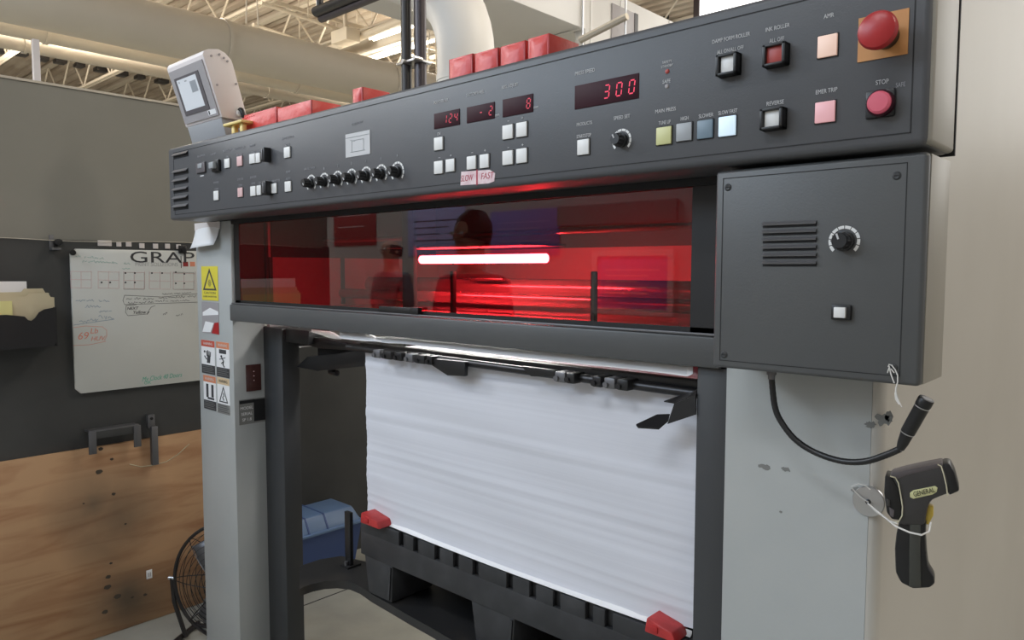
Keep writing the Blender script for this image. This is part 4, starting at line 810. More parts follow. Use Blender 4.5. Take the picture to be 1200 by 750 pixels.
# thermometer, drawn in its own plane (u to the front, v up), turned so that its back shows
o0 = at(1036, 553, Y=-.045); e0 = at(1120, 541, Y=-.03)
T = thing('infrared_thermometer', (o0.x, -.04, o0.z), 'dark pistol-shaped infrared thermometer tied to the silver magnet, yellow trigger', 'thermometer')
ang = math.radians(12)        # front end swings away
def gpt(px, py, side=0):      # point of the gun's mid plane seen at this pixel, then offset sideways
    n = V((math.sin(ang), -math.cos(ang), 0)); c0 = V((-.30, -.032, 1.15)); d = RX*((px-600)/FPX)+RY*((py-375)/FPX)+FW
    s = (c0-CAM).dot(n)/d.dot(n); return CAM+d*s + n*side
nG = V((math.sin(ang), -math.cos(ang), 0))
def gun(poly, h0, h1, name, m_, bev=.002, par=T):
    return MB().prism([gpt(x, y, h0) for x, y in poly], nG*(h1-h0), bev=bev).build(name, m_, par)
body = [(1044, 557), (1060, 552), (1085, 546), (1104, 542), (1111, 545), (1114, 560), (1115, 574), (1104, 578), (1092, 583), (1088, 590), (1084, 612), (1056, 612), (1052, 606), (1056, 596), (1052, 570)]
gun(body, -.020, .016, 'barrel', 'gun_dark', .004)
gun([(1038, 554), (1046, 556), (1054, 570), (1058, 592), (1055, 606), (1046, 605), (1040, 597), (1037, 575)], -.021, .018, 'rear_shell', 'gun_black', .003)
gun([(1104, 540.5), (1113, 540), (1119, 551), (1124.5, 572), (1112, 577.5), (1110, 560)], -.021, .017, 'nose_cone', 'gun_black', .003)
gun([(1055, 606), (1086, 606), (1085, 625), (1086, 645), (1088, 662), (1095, 673), (1096, 681), (1090, 686), (1070, 687), (1056, 680), (1050, 668), (1049, 640), (1051, 622)], -.016, .012, 'grip', 'gun_black', .004)
gun([(1067, 600), (1080, 600), (1079, 640), (1080, 684), (1066, 684), (1066, 640)], .011, .0145, 'grip_inlay', 'gun_olive', .001)
gun([(1086, 590), (1094, 592), (1094, 603), (1088, 614), (1083, 612)], -.006, .006, 'trigger', 'trigger_yellow', .0015)
gun([(1043, 556), (1046, 552.5), (1060, 548.5), (1085, 543), (1104, 539.5), (1106, 544), (1085, 549), (1062, 554.5), (1052, 559)], -.018, .0165, 'top_cover', 'gun_top', .0015)
b = MB(); b.tube([gpt(x, y, .0185) for x, y in ((1044, 554.5), (1050, 556), (1053.5, 562), (1056, 574), (1058.5, 590), (1058, 600), (1054, 607), (1048, 608))], .0009, seg=6); b.tube([gpt(x, y, .0180) for x, y in ((1099, 541), (1103, 543), (1106, 552), (1109, 565), (1110.5, 577))], .0009, seg=6); b.build('cream_piping', 'cream_line', T)
gun([(1067, 574), (1071, 571), (1096, 566), (1099, 568), (1098, 573), (1093, 576), (1071, 581), (1067, 579)], .016, .0172, 'badge', 'badge', .0006)
b = MB(); a_ = gpt(1069, 576.5, .0175); c_ = gpt(1097, 570, .0175); r_ = (c_-a_).normalized(); u_ = V((0, 0, 1)); u_ = (u_-r_*u_.dot(r_)).normalized(); mid = (a_+c_)/2
b.text('GENERAL', mid, .0098, right=r_, up=u_, th=.0004, width=(c_-a_).length*.86, shear=.15); b.build('badge_lettering', 'gun_black', T)
gun([(1040, 580), (1044, 582), (1044, 589), (1040, 588)], .018, .0205, 'rear_button', 'gun_dark', .0008)
gun([(1043, 590), (1049, 594), (1048, 602), (1044, 600)], .018, .0195, 'wear_patch', 'gun_top', .0005)

# ================================================================== ON THE CONSOLE: red boxes, monitor
ZT = CZ1+.0005
def redbox(x0, x1, y0, y1, h, lab, ribs=0, name='red_box', slope=0):
    t = thing(name, ((x0+x1)/2, y0, ZT), lab, 'box', 'red plastic boxes on the console')
    b = MB(); w_ = .004; zb = ZT; zt = ZT+h
    b.box((x0, y0, zb), (x1, y0+w_, zt), bev=.0015).box((x0, y1-w_, zb), (x1, y1, zt), bev=.0015).box((x0, y0, zb), (x0+w_, y1, zt), bev=.0015).box((x1-w_, y0, zb), (x1, y1, zt), bev=.0015).box((x0, y0, zb), (x1, y1, zb+.004))
    b.build('bin_shell', 'red_plastic', t)
    b = MB(); n_ = 8; vs = []; fs = []
    for i in range(n_+1):
        for k in range(n_+1): f, g = i/n_, k/n_; vs.append((x0+.006+(x1-x0-.012)*f, y0-.0005-.006*(math.sin(math.pi*f)*math.sin(math.pi*g))**.5, zb+.004+(zt-zb-.008)*g))
    for i in range(n_):
        for k in range(n_): a_ = i*(n_+1)+k; fs.append((a_, a_+n_+1, a_+n_+2, a_+1))
    b.mesh(vs, fs); b.build('front_bulge', 'red_plastic', t)
    if ribs:
        for k in range(ribs): MB().box((x1-.05*ribs/6+k*.013-.15, y0-.004, zb+.02), (x1-.05*ribs/6+k*.013-.144, y0, zt-.008), bev=.001).build('rib', 'red_plastic', t)
    return t
by = .0
xs = [at(525, 90, Y=by).x, at(555, 80, Y=by).x, at(585, 70, Y=by).x, at(617, 60, Y=by).x, at(645, 55, Y=by).x]
names = ('leftmost of four red boxes in front of the white elbow duct on the console', 'second from left of four red boxes together on the console', 'third from left of four red boxes together on the console', 'largest red box, rightmost of the four together on the console')
for k in range(4): redbox(xs[k]+.003, xs[k+1]-.003, by, by+.098 if k < 3 else by+.10, at(xs and (540, 570, 600, 631)[k], (66, 59, 51, 42)[k], Y=by).z-ZT, names[k])
redbox(at(413, 110, Y=by).x, at(425, 110, Y=by).x, by, .09, at(419, 103, Y=by).z-ZT, 'small red box standing alone left of the black pipes on the console')
redbox(at(325, 130, Y=by).x, at(365, 125, Y=by).x, by, .10, at(350, 120.5, Y=by).z-ZT, 'red box right of the ribbed one beside the monitor on the console')
redbox(at(286, 145, Y=by).x, at(324, 135, Y=by).x, by, .10, at(305, 130, Y=by).z-ZT, 'ribbed red box closest to the white monitor on the console', 6)
# monitor
Mn = thing('touch_panel_monitor', (-2.48, .0, ZT), 'white tilted touch panel terminal standing on the left end of the console', 'monitor')
mx0, mx1 = -2.612, -2.345
prof = [(-.030, 1.990), (-.090, 2.178), (-.085, 2.190), (-.070, 2.198), (-.036, 2.205), (-.015, 2.198), (.006, 2.180), (.012, 2.165), (.058, 2.000), (.05, 1.988)]
MB().prism([(mx0, y_, z_) for y_, z_ in prof], (mx1-mx0, 0, 0), bev=.003).build('casing', 'hmi_white', Mn)
f0 = V((0, -.030, 1.990)); f1 = V((0, -.090, 2.178)); fd = (f1-f0); fl = fd.length; fd.normalize(); fn = V((0, -fd.z, fd.y))
def fquad(b, u0, u1, v0, v1, d0, d1):
    lo = lambda u, v, d: V((mx0+(mx1-mx0)*u, 0, 0)) + f0 + fd*(fl*v) + fn*d
    b.prism([lo(u0, v0, d0), lo(u1, v0, d0), lo(u1, v1, d0), lo(u0, v1, d0)], fn*(d1-d0)); return b
fquad(MB(), .04, .96, .05, .93, .0005, .0035).build('front_plate', 'hmi_grey', Mn)
sc = fquad(MB(), .14, .80, .18, .80, .003, .0055).build('screen_bezel', 'hmi_bezel', Mn)
fquad(MB(), .20, .72, .25, .76, .005, .0062).build('screen', 'hmi_screen', sc)
b = MB(); fquad(b, .52, .68, .50, .68, .0060, .0066); fquad(b, .24, .27, .70, .73, .0060, .0066); fquad(b, .40, .46, .70, .72, .0060, .0066); b.build('screen_icons', 'hmi_icons', sc)
fquad(MB(), .72, .92, .08, .16, .003, .0042).build('maker_label', 'paper_white', Mn)
fquad(MB(), .74, .77, .09, .15, .004, .0048).build('label_mark', 'ink_black', Mn)
for (y_, z_) in ((-.062, 2.178), (-.035, 2.188), (-.008, 2.172), (-.045, 2.09), (.020, 2.105), (-.02, 2.18)): MB().cyl((mx1, y_, z_), (mx1+.003, y_, z_), .0035, seg=12).build('casing_screw', 'hmi_grey', Mn)
MB().prism([(mx0+.01, -.03, 1.990), (mx0+.01, -.014, 1.935), (mx0+.01, -.004, ZT+.016), (mx0+.01, .05, ZT+.016), (mx0+.01, .05, 1.990)], (mx1-mx0-.02, 0, 0), bev=.003).build('base', 'hmi_base', Mn)
MB().box((mx0+.02, -.0, ZT), (mx0+.05, .05, ZT+.018), bev=.002).box((mx1-.05, .01, ZT), (mx1-.02, .05, ZT+.018), bev=.002).build('foot', 'black', Mn)
MB().tube(catmull([V((mx1, .03, 2.018)), V((mx1+.015, .028, 2.020)), V((mx1+.024, .032, 2.000)), V((mx1+.024, .045, 1.97)), V((mx1+.015, .065, 1.93))], 6), .008, seg=12).build('cable', 'black', Mn)
MB().cyl((mx1, .03, 2.010), (mx1+.012, .03, 2.012), .013, seg=18, bev=.002).build('cable_gland', 'paper_white', Mn)
# yellow clip
a = at(262, 137, Y=-.03); e = at(286, 142, Y=-.03)
t = thing('yellow_clip', (a.x, -.03, ZT), 'small yellow plastic clip between the white monitor and the ribbed red box', 'clip')
MB().box((a.x+.024, -.045, 1.953), (e.x+.01, .0, 1.962), bev=.002).build('top_bar', 'yellow_plastic', t)
for f in (.45, .85): xx_ = a.x+.02+(e.x-a.x)*f-.02; MB().box((xx_, -.035, ZT), (xx_+.018, -.02, 1.955), bev=.002).build('leg', 'yellow_plastic', t)
MB().box((a.x+.04, -.035, ZT), (e.x+.01, -.0, ZT+.006), bev=.001).build('base_bar', 'yellow_plastic', t)

# ================================================================== PAPER STACK, PALLET, PLATFORM
PX0, PX1, PY0, PY1 = -1.703, -.668, .052, .76; PZ0, PZ1 = .800, 1.272
b = MB(); nx, nz = 36, 60; vs = []; fs = []; rr = random.Random(3); jit = [rr.uniform(-.0012, .0012) for _ in range(nz+1)]
for k in range(nz+1):
    z = PZ0+(PZ1-PZ0)*k/nz
    for i in range(nx+1):
        f = i/nx; x = PX0+(PX1-PX0)*f; lift = 0
        if k < 8: lift = .014*max(0, 1-f/.12)*(1-k/8) + .014*max(0, (f-.86)/.14)*(1-k/8)
        vs.append((x, PY0+jit[k]+.0015*math.sin(f*9+k*.3), z+lift))
for k in range(nz):
    for i in range(nx): a_ = k*(nx+1)+i; fs.append((a_, a_+1, a_+nx+2, a_+nx+1))
base = len(vs); vs += [(PX0, PY1, PZ0), (PX1, PY1, PZ0), (PX1, PY1, PZ1), (PX0, PY1, PZ1)]
TL = nz*(nx+1)
fs += [(base, base+3, base+2, base+1)]
fs += [tuple([TL+i for i in range(nx+1)]+[base+2, base+3])]; fs += [tuple([i for i in range(nx, -1, -1)]+[base, base+1])]
fs += [tuple([k*(nx+1) for k in range(nz+1)]+[base+3, base])]; fs += [tuple([k*(nx+1)+nx for k in range(nz, -1, -1)]+[base+1, base+2])]
b.mesh(vs, fs); stk = b.build('paper_stack', 'sheet_edges'); tag(stk, 'tall square stack of white paper sheets on the black pallet', 'paper stack'); stk['kind'] = 'stuff'
# loose bottom sheets curling over
b = MB(); vs = []; fs = []; n = 40
for i in range(n+1):
    f = i/n; x = PX0+.03+(PX1-PX0-.04)*f
    for k in range(4): g = k/3; vs.append((x, PY0+.002-.018*(1-g)**2*(.4+.6*math.sin(math.pi*f)), .7965+.010*g*g+.0005))
for i in range(n):
    for k in range(3): a_ = i*4+k; fs.append((a_, a_+4, a_+5, a_+1))
b.mesh(vs, fs); o = b.build('bottom_sheet', 'paper_white'); tag(o, 'curled white bottom sheet lying between the paper stack and black pallet', 'paper'); so = o.modifiers.new('thick', 'SOLIDIFY'); so.thickness = .0008
# pallet
Pz0, Pz1 = .583, .795
t = thing('plastic_pallet', (-1.19, .05, Pz0), 'black plastic pallet carrying the paper stack', 'pallet')
px0, px1 = -1.715, -.655; py0, py1 = .036, .77
MB().box((px0, py0+.014, Pz1-.05), (px1, py1, Pz1), bev=.003).build('top_deck', 'pallet_black', t)
b = MB(); slots = sorted(at(x, y, Y=py0).x for x, y in ((470, 636), (487, 643), (512, 654), (534, 664), (557, 673), (597, 690), (624, 702), (652, 713), (690, 729), (713, 738)))
edges = [px0]+[v for s_ in slots for v in (s_-.010, s_+.010)]+[px1]
for k in range(0, len(edges), 2):
    if edges[k+1]-edges[k] > .003: b.box((edges[k], py0, Pz1-.040), (edges[k+1], py0+.012, Pz1-.002), bev=.002)
b.box((px0, py0, Pz1-.105), (px1, py0+.012, Pz1-.038), bev=.002); b.build('front_skirt', 'pallet_black', t)
for (xa, xb_) in ((px0+.012, -1.575), (-1.27, -1.125), (-.80, px1-.012)):
    for ya_ in (py0+.003, .33, py1-.16):
        MB().prism([(xa, ya_, Pz1-.10), (xb_, ya_, Pz1-.10), (xb_-.006, ya_, Pz0+.001), (xa+.018, ya_, Pz0+.001)], (0, .15, 0), bev=.004).build('block', 'pallet_black', t)
    MB().prism([(xb_-.012, py0-.001, Pz1-.11), (xb_-.004, py0-.001, Pz1-.11), (xb_-.012, py0-.001, Pz0+.01), (xb_-.02, py0-.001, Pz0+.01)], (0, .006, 0)).build('block_rib', 'pallet_black', t)
# red corner blocks on the pallet
def clampblock(px, py, lab, w=.085, Yc=.02):
    p = at(px, py, Y=Yc); t = thing('corner_block', (p.x, Yc, p.z), lab, 'corner block', 'red corner blocks under the paper stack')
    z = Pz1+.001
    MB().prism([(p.x-w/2, Yc-.012, z), (p.x+w/2, Yc-.012, z), (p.x+w/2-.01, Yc-.012, z+.018), (p.x-w/2+.005, Yc-.012, z+.030)], (0, .055, 0), bev=.003).build('body', 'clamp_red', t)
    MB().box((p.x-w/2+.012, Yc-.015, z+.006), (p.x-.004, Yc-.010, z+.019), bev=.002).build('grip_pad', 'mushroom_red', t)
    return t
clampblock(437, 614, 'red plastic corner block under the left end of the paper stack'); clampblock(777, 744, 'red plastic corner block under the right end of the paper stack', .07)
# lift platform
t = thing('lift_platform', (-1.4, .4, .52), 'black steel pile lift platform with curved front edge under the pallet', 'lift platform')
zp = .558
crv = [at(x, y, Z=zp) for x, y in ((351, 700), (356, 697), (366, 693.5), (380, 690.5), (395, 689.5), (410, 691), (422, 696), (436, 706), (455, 717), (480, 732), (505, 746), (530, 761))]
bk = [at(x, y, Z=.58) for x, y in ((425, 650), (400, 652), (375, 656), (351, 664))]
pts = [V((0, 0, 0))]+crv+[V((-.66, crv[-1].y, zp)), V((-.66, .86, zp)), V((-1.72, .86, zp)), V((-1.76, bk[0].y, zp))]+[V((p.x, p.y, zp)) for p in bk[1:]]
pts = [p for p in pts if p.x > -2.4]
MB().prism(pts[1:], (0, 0, .0235)).build('plate', 'platform_black', t)
q = at(409.5, 664, Z=.58); MB().box((q.x-.014, q.y-.006, .58), (q.x+.014, q.y+.006, at(409.5, 600, Y=q.y).z), bev=.001).box((q.x-.02, q.y-.02, .58), (q.x+.02, q.y+.03, .588), bev=.001).build('stop_post', 'black', t)
MB().cyl((q.x, q.y-.012, .585), (q.x, q.y-.012, .600), .006, seg=6).build('bolt', 'dull_steel', t)

# ================================================================== GRIPPER BAR AND SHEETS UNDER THE RAIL
t = thing('gripper_bar', (-1.2, .02, 1.26), 'dark gripper bar with metal grippers running across the stack top', 'gripper bar')
za = 1.277
MB().cyl((-1.76, .034, za+.002), (-.655, .034, za-.006), .0095, seg=14).build('shaft', 'dark_metal', t)
MB().box((-1.72, .045, za-.004), (-.655, .07, za+.016), bev=.002).build('rear_bar', 'black', t)
for k, (px, w_) in enumerate(((445, .03), (457, .035), (470, .03), (483, .03), (496, .035), (507, .02), (660, .028), (672, .022), (703, .022), (718, .026), (733, .026))):
    p = at(px, 413+ (px-445)*.115, Y=.02); b = MB().box((p.x-w_/2, .008, za-.014), (p.x+w_/2, .05, za+.008), bev=.003); b.cyl((p.x-w_*.3, .004, za-.006), (p.x-w_*.3, .01, za-.006), .006, seg=10)
    o = b.build('gripper', ('dull_steel', 'black', 'dark_metal')[k % 3], t)
for (xa, ya_, xb_, yb_, xc, yc_) in ((492, 419, 545, 424, 524, 440), (610, 429, 650, 434, 622, 441)):
    A_, B_, C_ = at(xa, ya_, Y=.015), at(xb_, yb_, Y=.015), at(xc, yc_, Y=.015); D_ = at(xb_-1, yc_+1, Y=.015)
    MB().prism([A_, B_, D_, C_], (0, .012, 0), bev=.001).build('deflector_tab', 'black', t)
# side jogger at the left
t = thing('side_jogger', (-2.0, .2, 1.2), 'black sheet jogger mechanism left of the paper stack under the rail', 'jogger')
yj = .16
pj = [at(x, y, Y=yj) for x, y in ((347, 430), (360, 418), (392, 415), (430, 408), (430, 429), (400, 432), (372, 435))]
MB().prism(pj, (0, .03, 0), bev=.002).build('jogger_plate', 'black', t)
pj = [at(x, y, Y=yj+.03) for x, y in ((372, 406), (400, 408), (432, 402), (432, 416), (372, 417))]; MB().prism(pj, (0, .04, 0), bev=.002).build('arm', 'black_matt', t)
pj = [at(x, y, Y=.14) for x, y in ((346, 392), (372, 396), (432, 406), (432, 412), (372, 408), (362, 405), (346, 406))]; MB().prism(pj, (0, .05, 0), bev=.002).build('bracket', 'dark_metal', t)
q = at(391, 436, Y=.2); MB().cyl((q.x-.02, .2, q.z), (q.x+.022, .2, q.z-.002), .010, seg=14, bev=.002).cyl((q.x-.008, .2, q.z), (q.x, .2, q.z+.02), .006, seg=8).build('knob', 'black', t)
MB().tube([at(347, 395, Y=.13), at(358, 391, Y=.13), at(368, 388, Y=.12)], .002, seg=6).build('wire', 'steel', t)
MB().box((-2.24, .12, 1.255), (-2.10, .2, 1.30), bev=.002).build('mount', 'black', t)
# sheets arriving
def sheet(name, pxs, top, bot, lab, Y0, Y1, m_='paper_white'):
    b = MB(); n = len(pxs); vs = []; fs = []
    for i, x in enumerate(pxs):
        A_ = at(x, top[i], Y=Y1); B_ = at(x, bot[i], Y=Y0); vs += [A_, A_.lerp(B_, .5)+V((0, 0, .002)), B_]
    for i in range(n-1):
        for k in range(2): a_ = i*3+k; fs.append((a_, a_+3, a_+4, a_+1))
    b.mesh(vs, fs); o = b.build(name, m_, smooth=False); so = o.modifiers.new('thick', 'SOLIDIFY'); so.thickness = .0007; tag(o, lab, 'paper'); return o
xs_ = [398, 412, 428, 440, 455, 470, 485, 500, 520, 540, 560, 580, 600, 630, 650, 690, 730, 770, 805, 812]
tops = [388, 388, 389, 394, 394, 394, 395, 397, 398, 400, 402, 404, 406, 408, 410, 413, 417, 420, 423, 424]
bots = [396.5, 398, 399.5, 400, 402, 402.5, 404, 406.5, 408, 410.5, 413, 415, 417.5, 421, 423, 427.5, 431.5, 436, 441, 438]
sheet('arriving_sheet', xs_, tops, bots, 'wavy white sheet arriving above the gripper bar under the rail', .004, .03)
sheet('sheet_corner', [365, 375, 386, 392, 400], [386, 387, 388, 390, 395], [389, 392, 396, 397, 397.5], 'small bright white sheet corner left of the stack under the rail', .08, .11)
# folded paddle bracket at the right post
t = thing('paddle_bracket', (-.7, .0, 1.2), 'black folded metal paddle bracket reaching left from the right post', 'bracket')
Yq = .0
def pb(*q): return [at(x, y, Y=Y_) for x, y, Y_ in q]
b = MB(); b.prism(pb((778, 471, .02), (790, 473, .0), (816, 462.5, .0), (816, 458, .03)), (0, 0, .002)); b.build('upper_leaf', 'dark_metal', t)
b = MB(); b.prism(pb((790, 473, .0), (815, 463, .0), (815, 486, .0), (782, 497, .0)), (0, .003, 0)); b.build('web', 'black', t)
b = MB(); b.prism(pb((745.5, 497, -.02), (748, 500, -.024), (772, 501.5, -.02), (783, 492, .0), (785, 485, .012), (770, 485.5, .012)), (0, 0, -.003)); b.build('lower_leaf', 'dark_metal', t)

# ================================================================== FLOOR THINGS
# tote
t = thing('storage_tote', (-2.95, .85, 0), 'blue plastic storage tote with a pale blue lid on the floor behind the press', 'storage tote')
tx0, tx1 = -3.195, -2.935; ty0, ty1 = .30, at(395, 580, X=-3.17).y; zr = at(350, 634, X=tx1).z; zl_ = at(350, 593, X=-3.17).z
b = MB(); e_ = .045
vs = [(tx0+e_, ty0+e_, .002), (tx1-e_, ty0+e_, .002), (tx1-e_, ty1-e_, .002), (tx0+e_, ty1-e_, .002), (tx0+.012, ty0+.012, zr), (tx1-.012, ty0+.012, zr), (tx1-.012, ty1-.012, zr), (tx0+.012, ty1-.012, zr)]
b.mesh(vs, [(0, 1, 2, 3), (4, 5, 6, 7), (0, 1, 5, 4), (1, 2, 6, 5), (2, 3, 7, 6), (3, 0, 4, 7)]); b.build('bin', 'tote_blue', t)
MB().box((tx0, ty0, zr-.004), (tx1, ty1, zr+.010), bev=.004).build('lid_rim', 'tote_lid', t)
b = MB(); A_ = [(tx0+.012, ty0+.012, zr+.008), (tx1-.012, ty0+.012, zr+.008), (tx1-.012, ty1-.012, zr+.008), (tx0+.012, ty1-.012, zr+.008)]
B_ = [(tx0+.03, ty0+.04, zl_), (tx1-.05, ty0+.04, zl_), (tx1-.05, ty1-.04, zl_), (tx0+.03, ty1-.04, zl_)]
b.mesh(A_+B_, [(0, 1, 2, 3), (4, 5, 6, 7), (0, 1, 5, 4), (1, 2, 6, 5), (2, 3, 7, 6), (3, 0, 4, 7)]); bmesh.ops.bevel(b.bm, geom=b.bm.edges[:], offset=.008, segments=2, affect='EDGES', profile=.5)
lid = b.build('lid', 'tote_lid', t)
for px_ in (362, 384):
    yy_ = at(px_, 605, X=-2.95).y; b = MB().prism([(tx0+.02, yy_-.004, zl_+.001), (tx1-.05, yy_-.004, zl_+.001), (tx1-.010, yy_-.004, zr+.010), (tx0+.02, yy_-.004, zr+.01)], (0, .008, 0)); b.build('lid_groove', 'tote_blue', lid)
# floor fan, mostly behind the column
fc = at(268, 682, X=-2.78); fx, fy, fz = fc.x, fc.y, fc.z; R_f = .235
t = thing('floor_fan', (fx, fy, 0), 'black wire-cage floor fan half hidden behind the light grey column', 'fan')
axis = V((.55, -.83, .05)).normalized(); side = V((0, 0, 1)).cross(axis).normalized(); up_ = axis.cross(side)
C0 = V((fx, fy, fz))
def fpt(r, a_, d): return C0 + side*(r*math.cos(a_)) + up_*(r*math.sin(a_)) + axis*d
def cage(sgn):
    b = MB()
    for rr in [R_f*k/11 for k in range(1, 11)]:
        d = sgn*(.075*math.cos(rr/R_f*math.pi/2)**.6); b.tube([fpt(rr, 2*math.pi*k/40, d) for k in range(40)], .0013, seg=4, closed=True)
    for k in range(8):
        a_ = 2*math.pi*k/8; b.tube([fpt(R_f*f, a_, sgn*.075*max(0, math.cos(f*math.pi/2))**.6) for f in (0.06, .3, .5, .7, .85, .95, 1)], .002, seg=4)
    return b
cage(1).build('front_cage', 'dark_metal', t); cage(-1).build('rear_cage', 'dark_metal', t)
MB().tube([fpt(R_f, 2*math.pi*k/48, 0) for k in range(48)], .007, seg=8, closed=True).build('rim', 'black_pipe', t)
MB().cyl(C0-axis*.06, C0+axis*.02, .055, seg=24, bev=.006).build('motor', 'black', t)
for k in range(3):
    b = MB(); a_ = 2*math.pi*k/3; vs = []
    for i in range(6):
        f = i/5; r_ = .04+(R_f*.85-.04)*f; w_ = .25+.25*math.sin(math.pi*min(1, f+.15)); vs += [fpt(r_, a_-w_, -.012), fpt(r_, a_+w_, .03)]
    b.mesh(vs, [(2*i, 2*i+1, 2*i+3, 2*i+2) for i in range(5)]); o = b.build('blade', 'dull_steel', t); so = o.modifiers.new('thick', 'SOLIDIFY'); so.thickness = .002
MB().tube([fpt(R_f+.012, math.pi, 0), fpt(R_f+.02, math.pi*1.12, 0), V((fpt(R_f*.82, math.pi, 0).x, fpt(R_f*.82, math.pi, 0).y, .012))], .009, seg=8).build('stand_leg', 'black_pipe', t)
MB().tube([fpt(R_f+.012, 0, 0), fpt(R_f+.02, -math.pi*.12, 0), V((fpt(R_f*.82, 0, 0).x, fpt(R_f*.82, 0, 0).y, .012))], .009, seg=8).build('stand_leg', 'black_pipe', t)
fa = V((*fpt(R_f*.9, math.pi, 0).xy, .012)); fb_ = V((*fpt(R_f*.9, 0, 0).xy, .012))
MB().tube([fa+axis.xy.to_3d()*.12, fa-axis.xy.to_3d()*.12], .011, seg=8).tube([fb_+axis.xy.to_3d()*.12, fb_-axis.xy.to_3d()*.12], .011, seg=8).tube([fa-axis.xy.to_3d()*.1, fb_-axis.xy.to_3d()*.1], .009, seg=8).build('stand_base', 'black_pipe', t)
MB().cyl(fpt(R_f, math.pi, 0), fpt(R_f+.025, math.pi, 0), .008, seg=10).build('pivot_knob', 'steel', t)

# ================================================================== BEHIND THE CAMERA (seen mirrored in the red pane)
def mir(px, py, Y=4.0): p = at(px, py, Y=Y); return V((p.x, -Y, p.z))
def poster(px0, py0, px1, py1, m_, name, lab, lines='paper_white', frame=None, txt=None, n=4):
    a = mir(px0, (py0+py1)/2); c = mir(px1, (py0+py1)/2); z1 = mir((px0+px1)/2, py0).z; z0 = mir((px0+px1)/2, py1).z; Yw = -3.9995
    o = MB().box((a.x, Yw, z0), (c.x, Yw+.012, z1), bev=.002).build(name, m_); tag(o, lab, 'poster')
    w_, h_ = c.x-a.x, z1-z0
    b = MB()
    for k in range(n): b.box((a.x+w_*.12, Yw+.012, z1-h_*(.25+.55*k/n)-h_*.02), (a.x+w_*(.88-.15*(k % 3)), Yw+.014, z1-h_*(.25+.55*k/n)))
    b.build('print_lines', lines, o)
    if frame: 
        b = MB(); e = .05
        for q in ((a.x-e, c.x+e, z1, z1+e), (a.x-e, c.x+e, z0-e, z0), (a.x-e, a.x, z0, z1), (c.x, c.x+e, z0, z1)): b.box((q[0], Yw, q[2]), (q[1], Yw+.025, q[3]))
        b.build('picture_frame', frame, o)
    if txt: MB().text(txt, (a.x+w_*.6, Yw+.0125, z1-h_*.2), h_*.16, right=(-1, 0, 0), th=.002).build('title', 'ink_black', o)
    return o
poster(324, 207, 363, 284, 'hmi_white', 'wall_poster', 'white text poster mirrored at the left of the red pane', 'ink_black')
poster(391, 240, 440, 288, 'poster_red', 'wall_poster', 'dark red poster mirrored near the left of the red pane', 'pink_cap', None, None, 2)
poster(478, 244, 545, 300, 'poster_purple', 'notice_board', 'pale blue notice board mirrored in the middle of the red pane', 'ink_black')
poster(575, 246, 655, 300, 'poster_blue', 'notice_board', 'blue board mirrored right of the middle in the red pane', 'poster_purple')
poster(700, 300, 783, 362, 'poster_blue', 'framed_picture', 'white framed striped picture mirrored at the right of the red pane', 'hmi_white', 'white_duct', None, 5)
a = mir(655, 250); c = mir(795, 235)
o = MB().box((a.x, -3.999, mir(720, 262).z), (c.x, -3.96, mir(720, 238).z)).build('wall_sign', 'label_grey'); tag(o, 'grey wall sign mirrored high at the right of the red pane', 'sign')
# bench below
a = mir(330, 355); o = MB().box((-9.0, -3.99, .78), (-4.4, -3.4, .82), bev=.003).build('work_top', 'label_grey'); 
t = thing('work_bench', (-6.7, -3.6, 0), 'grey workbench along the far wall, mirrored in the red pane', 'bench'); o.name = 'bench_top'; o.parent = t; o.location = o.location-t.location
for xx_ in (-8.9, -6.7, -4.5): MB().box((xx_-.03, -3.9, 0), (xx_+.03, -3.5, .78)).build('leg', 'dull_steel', t)
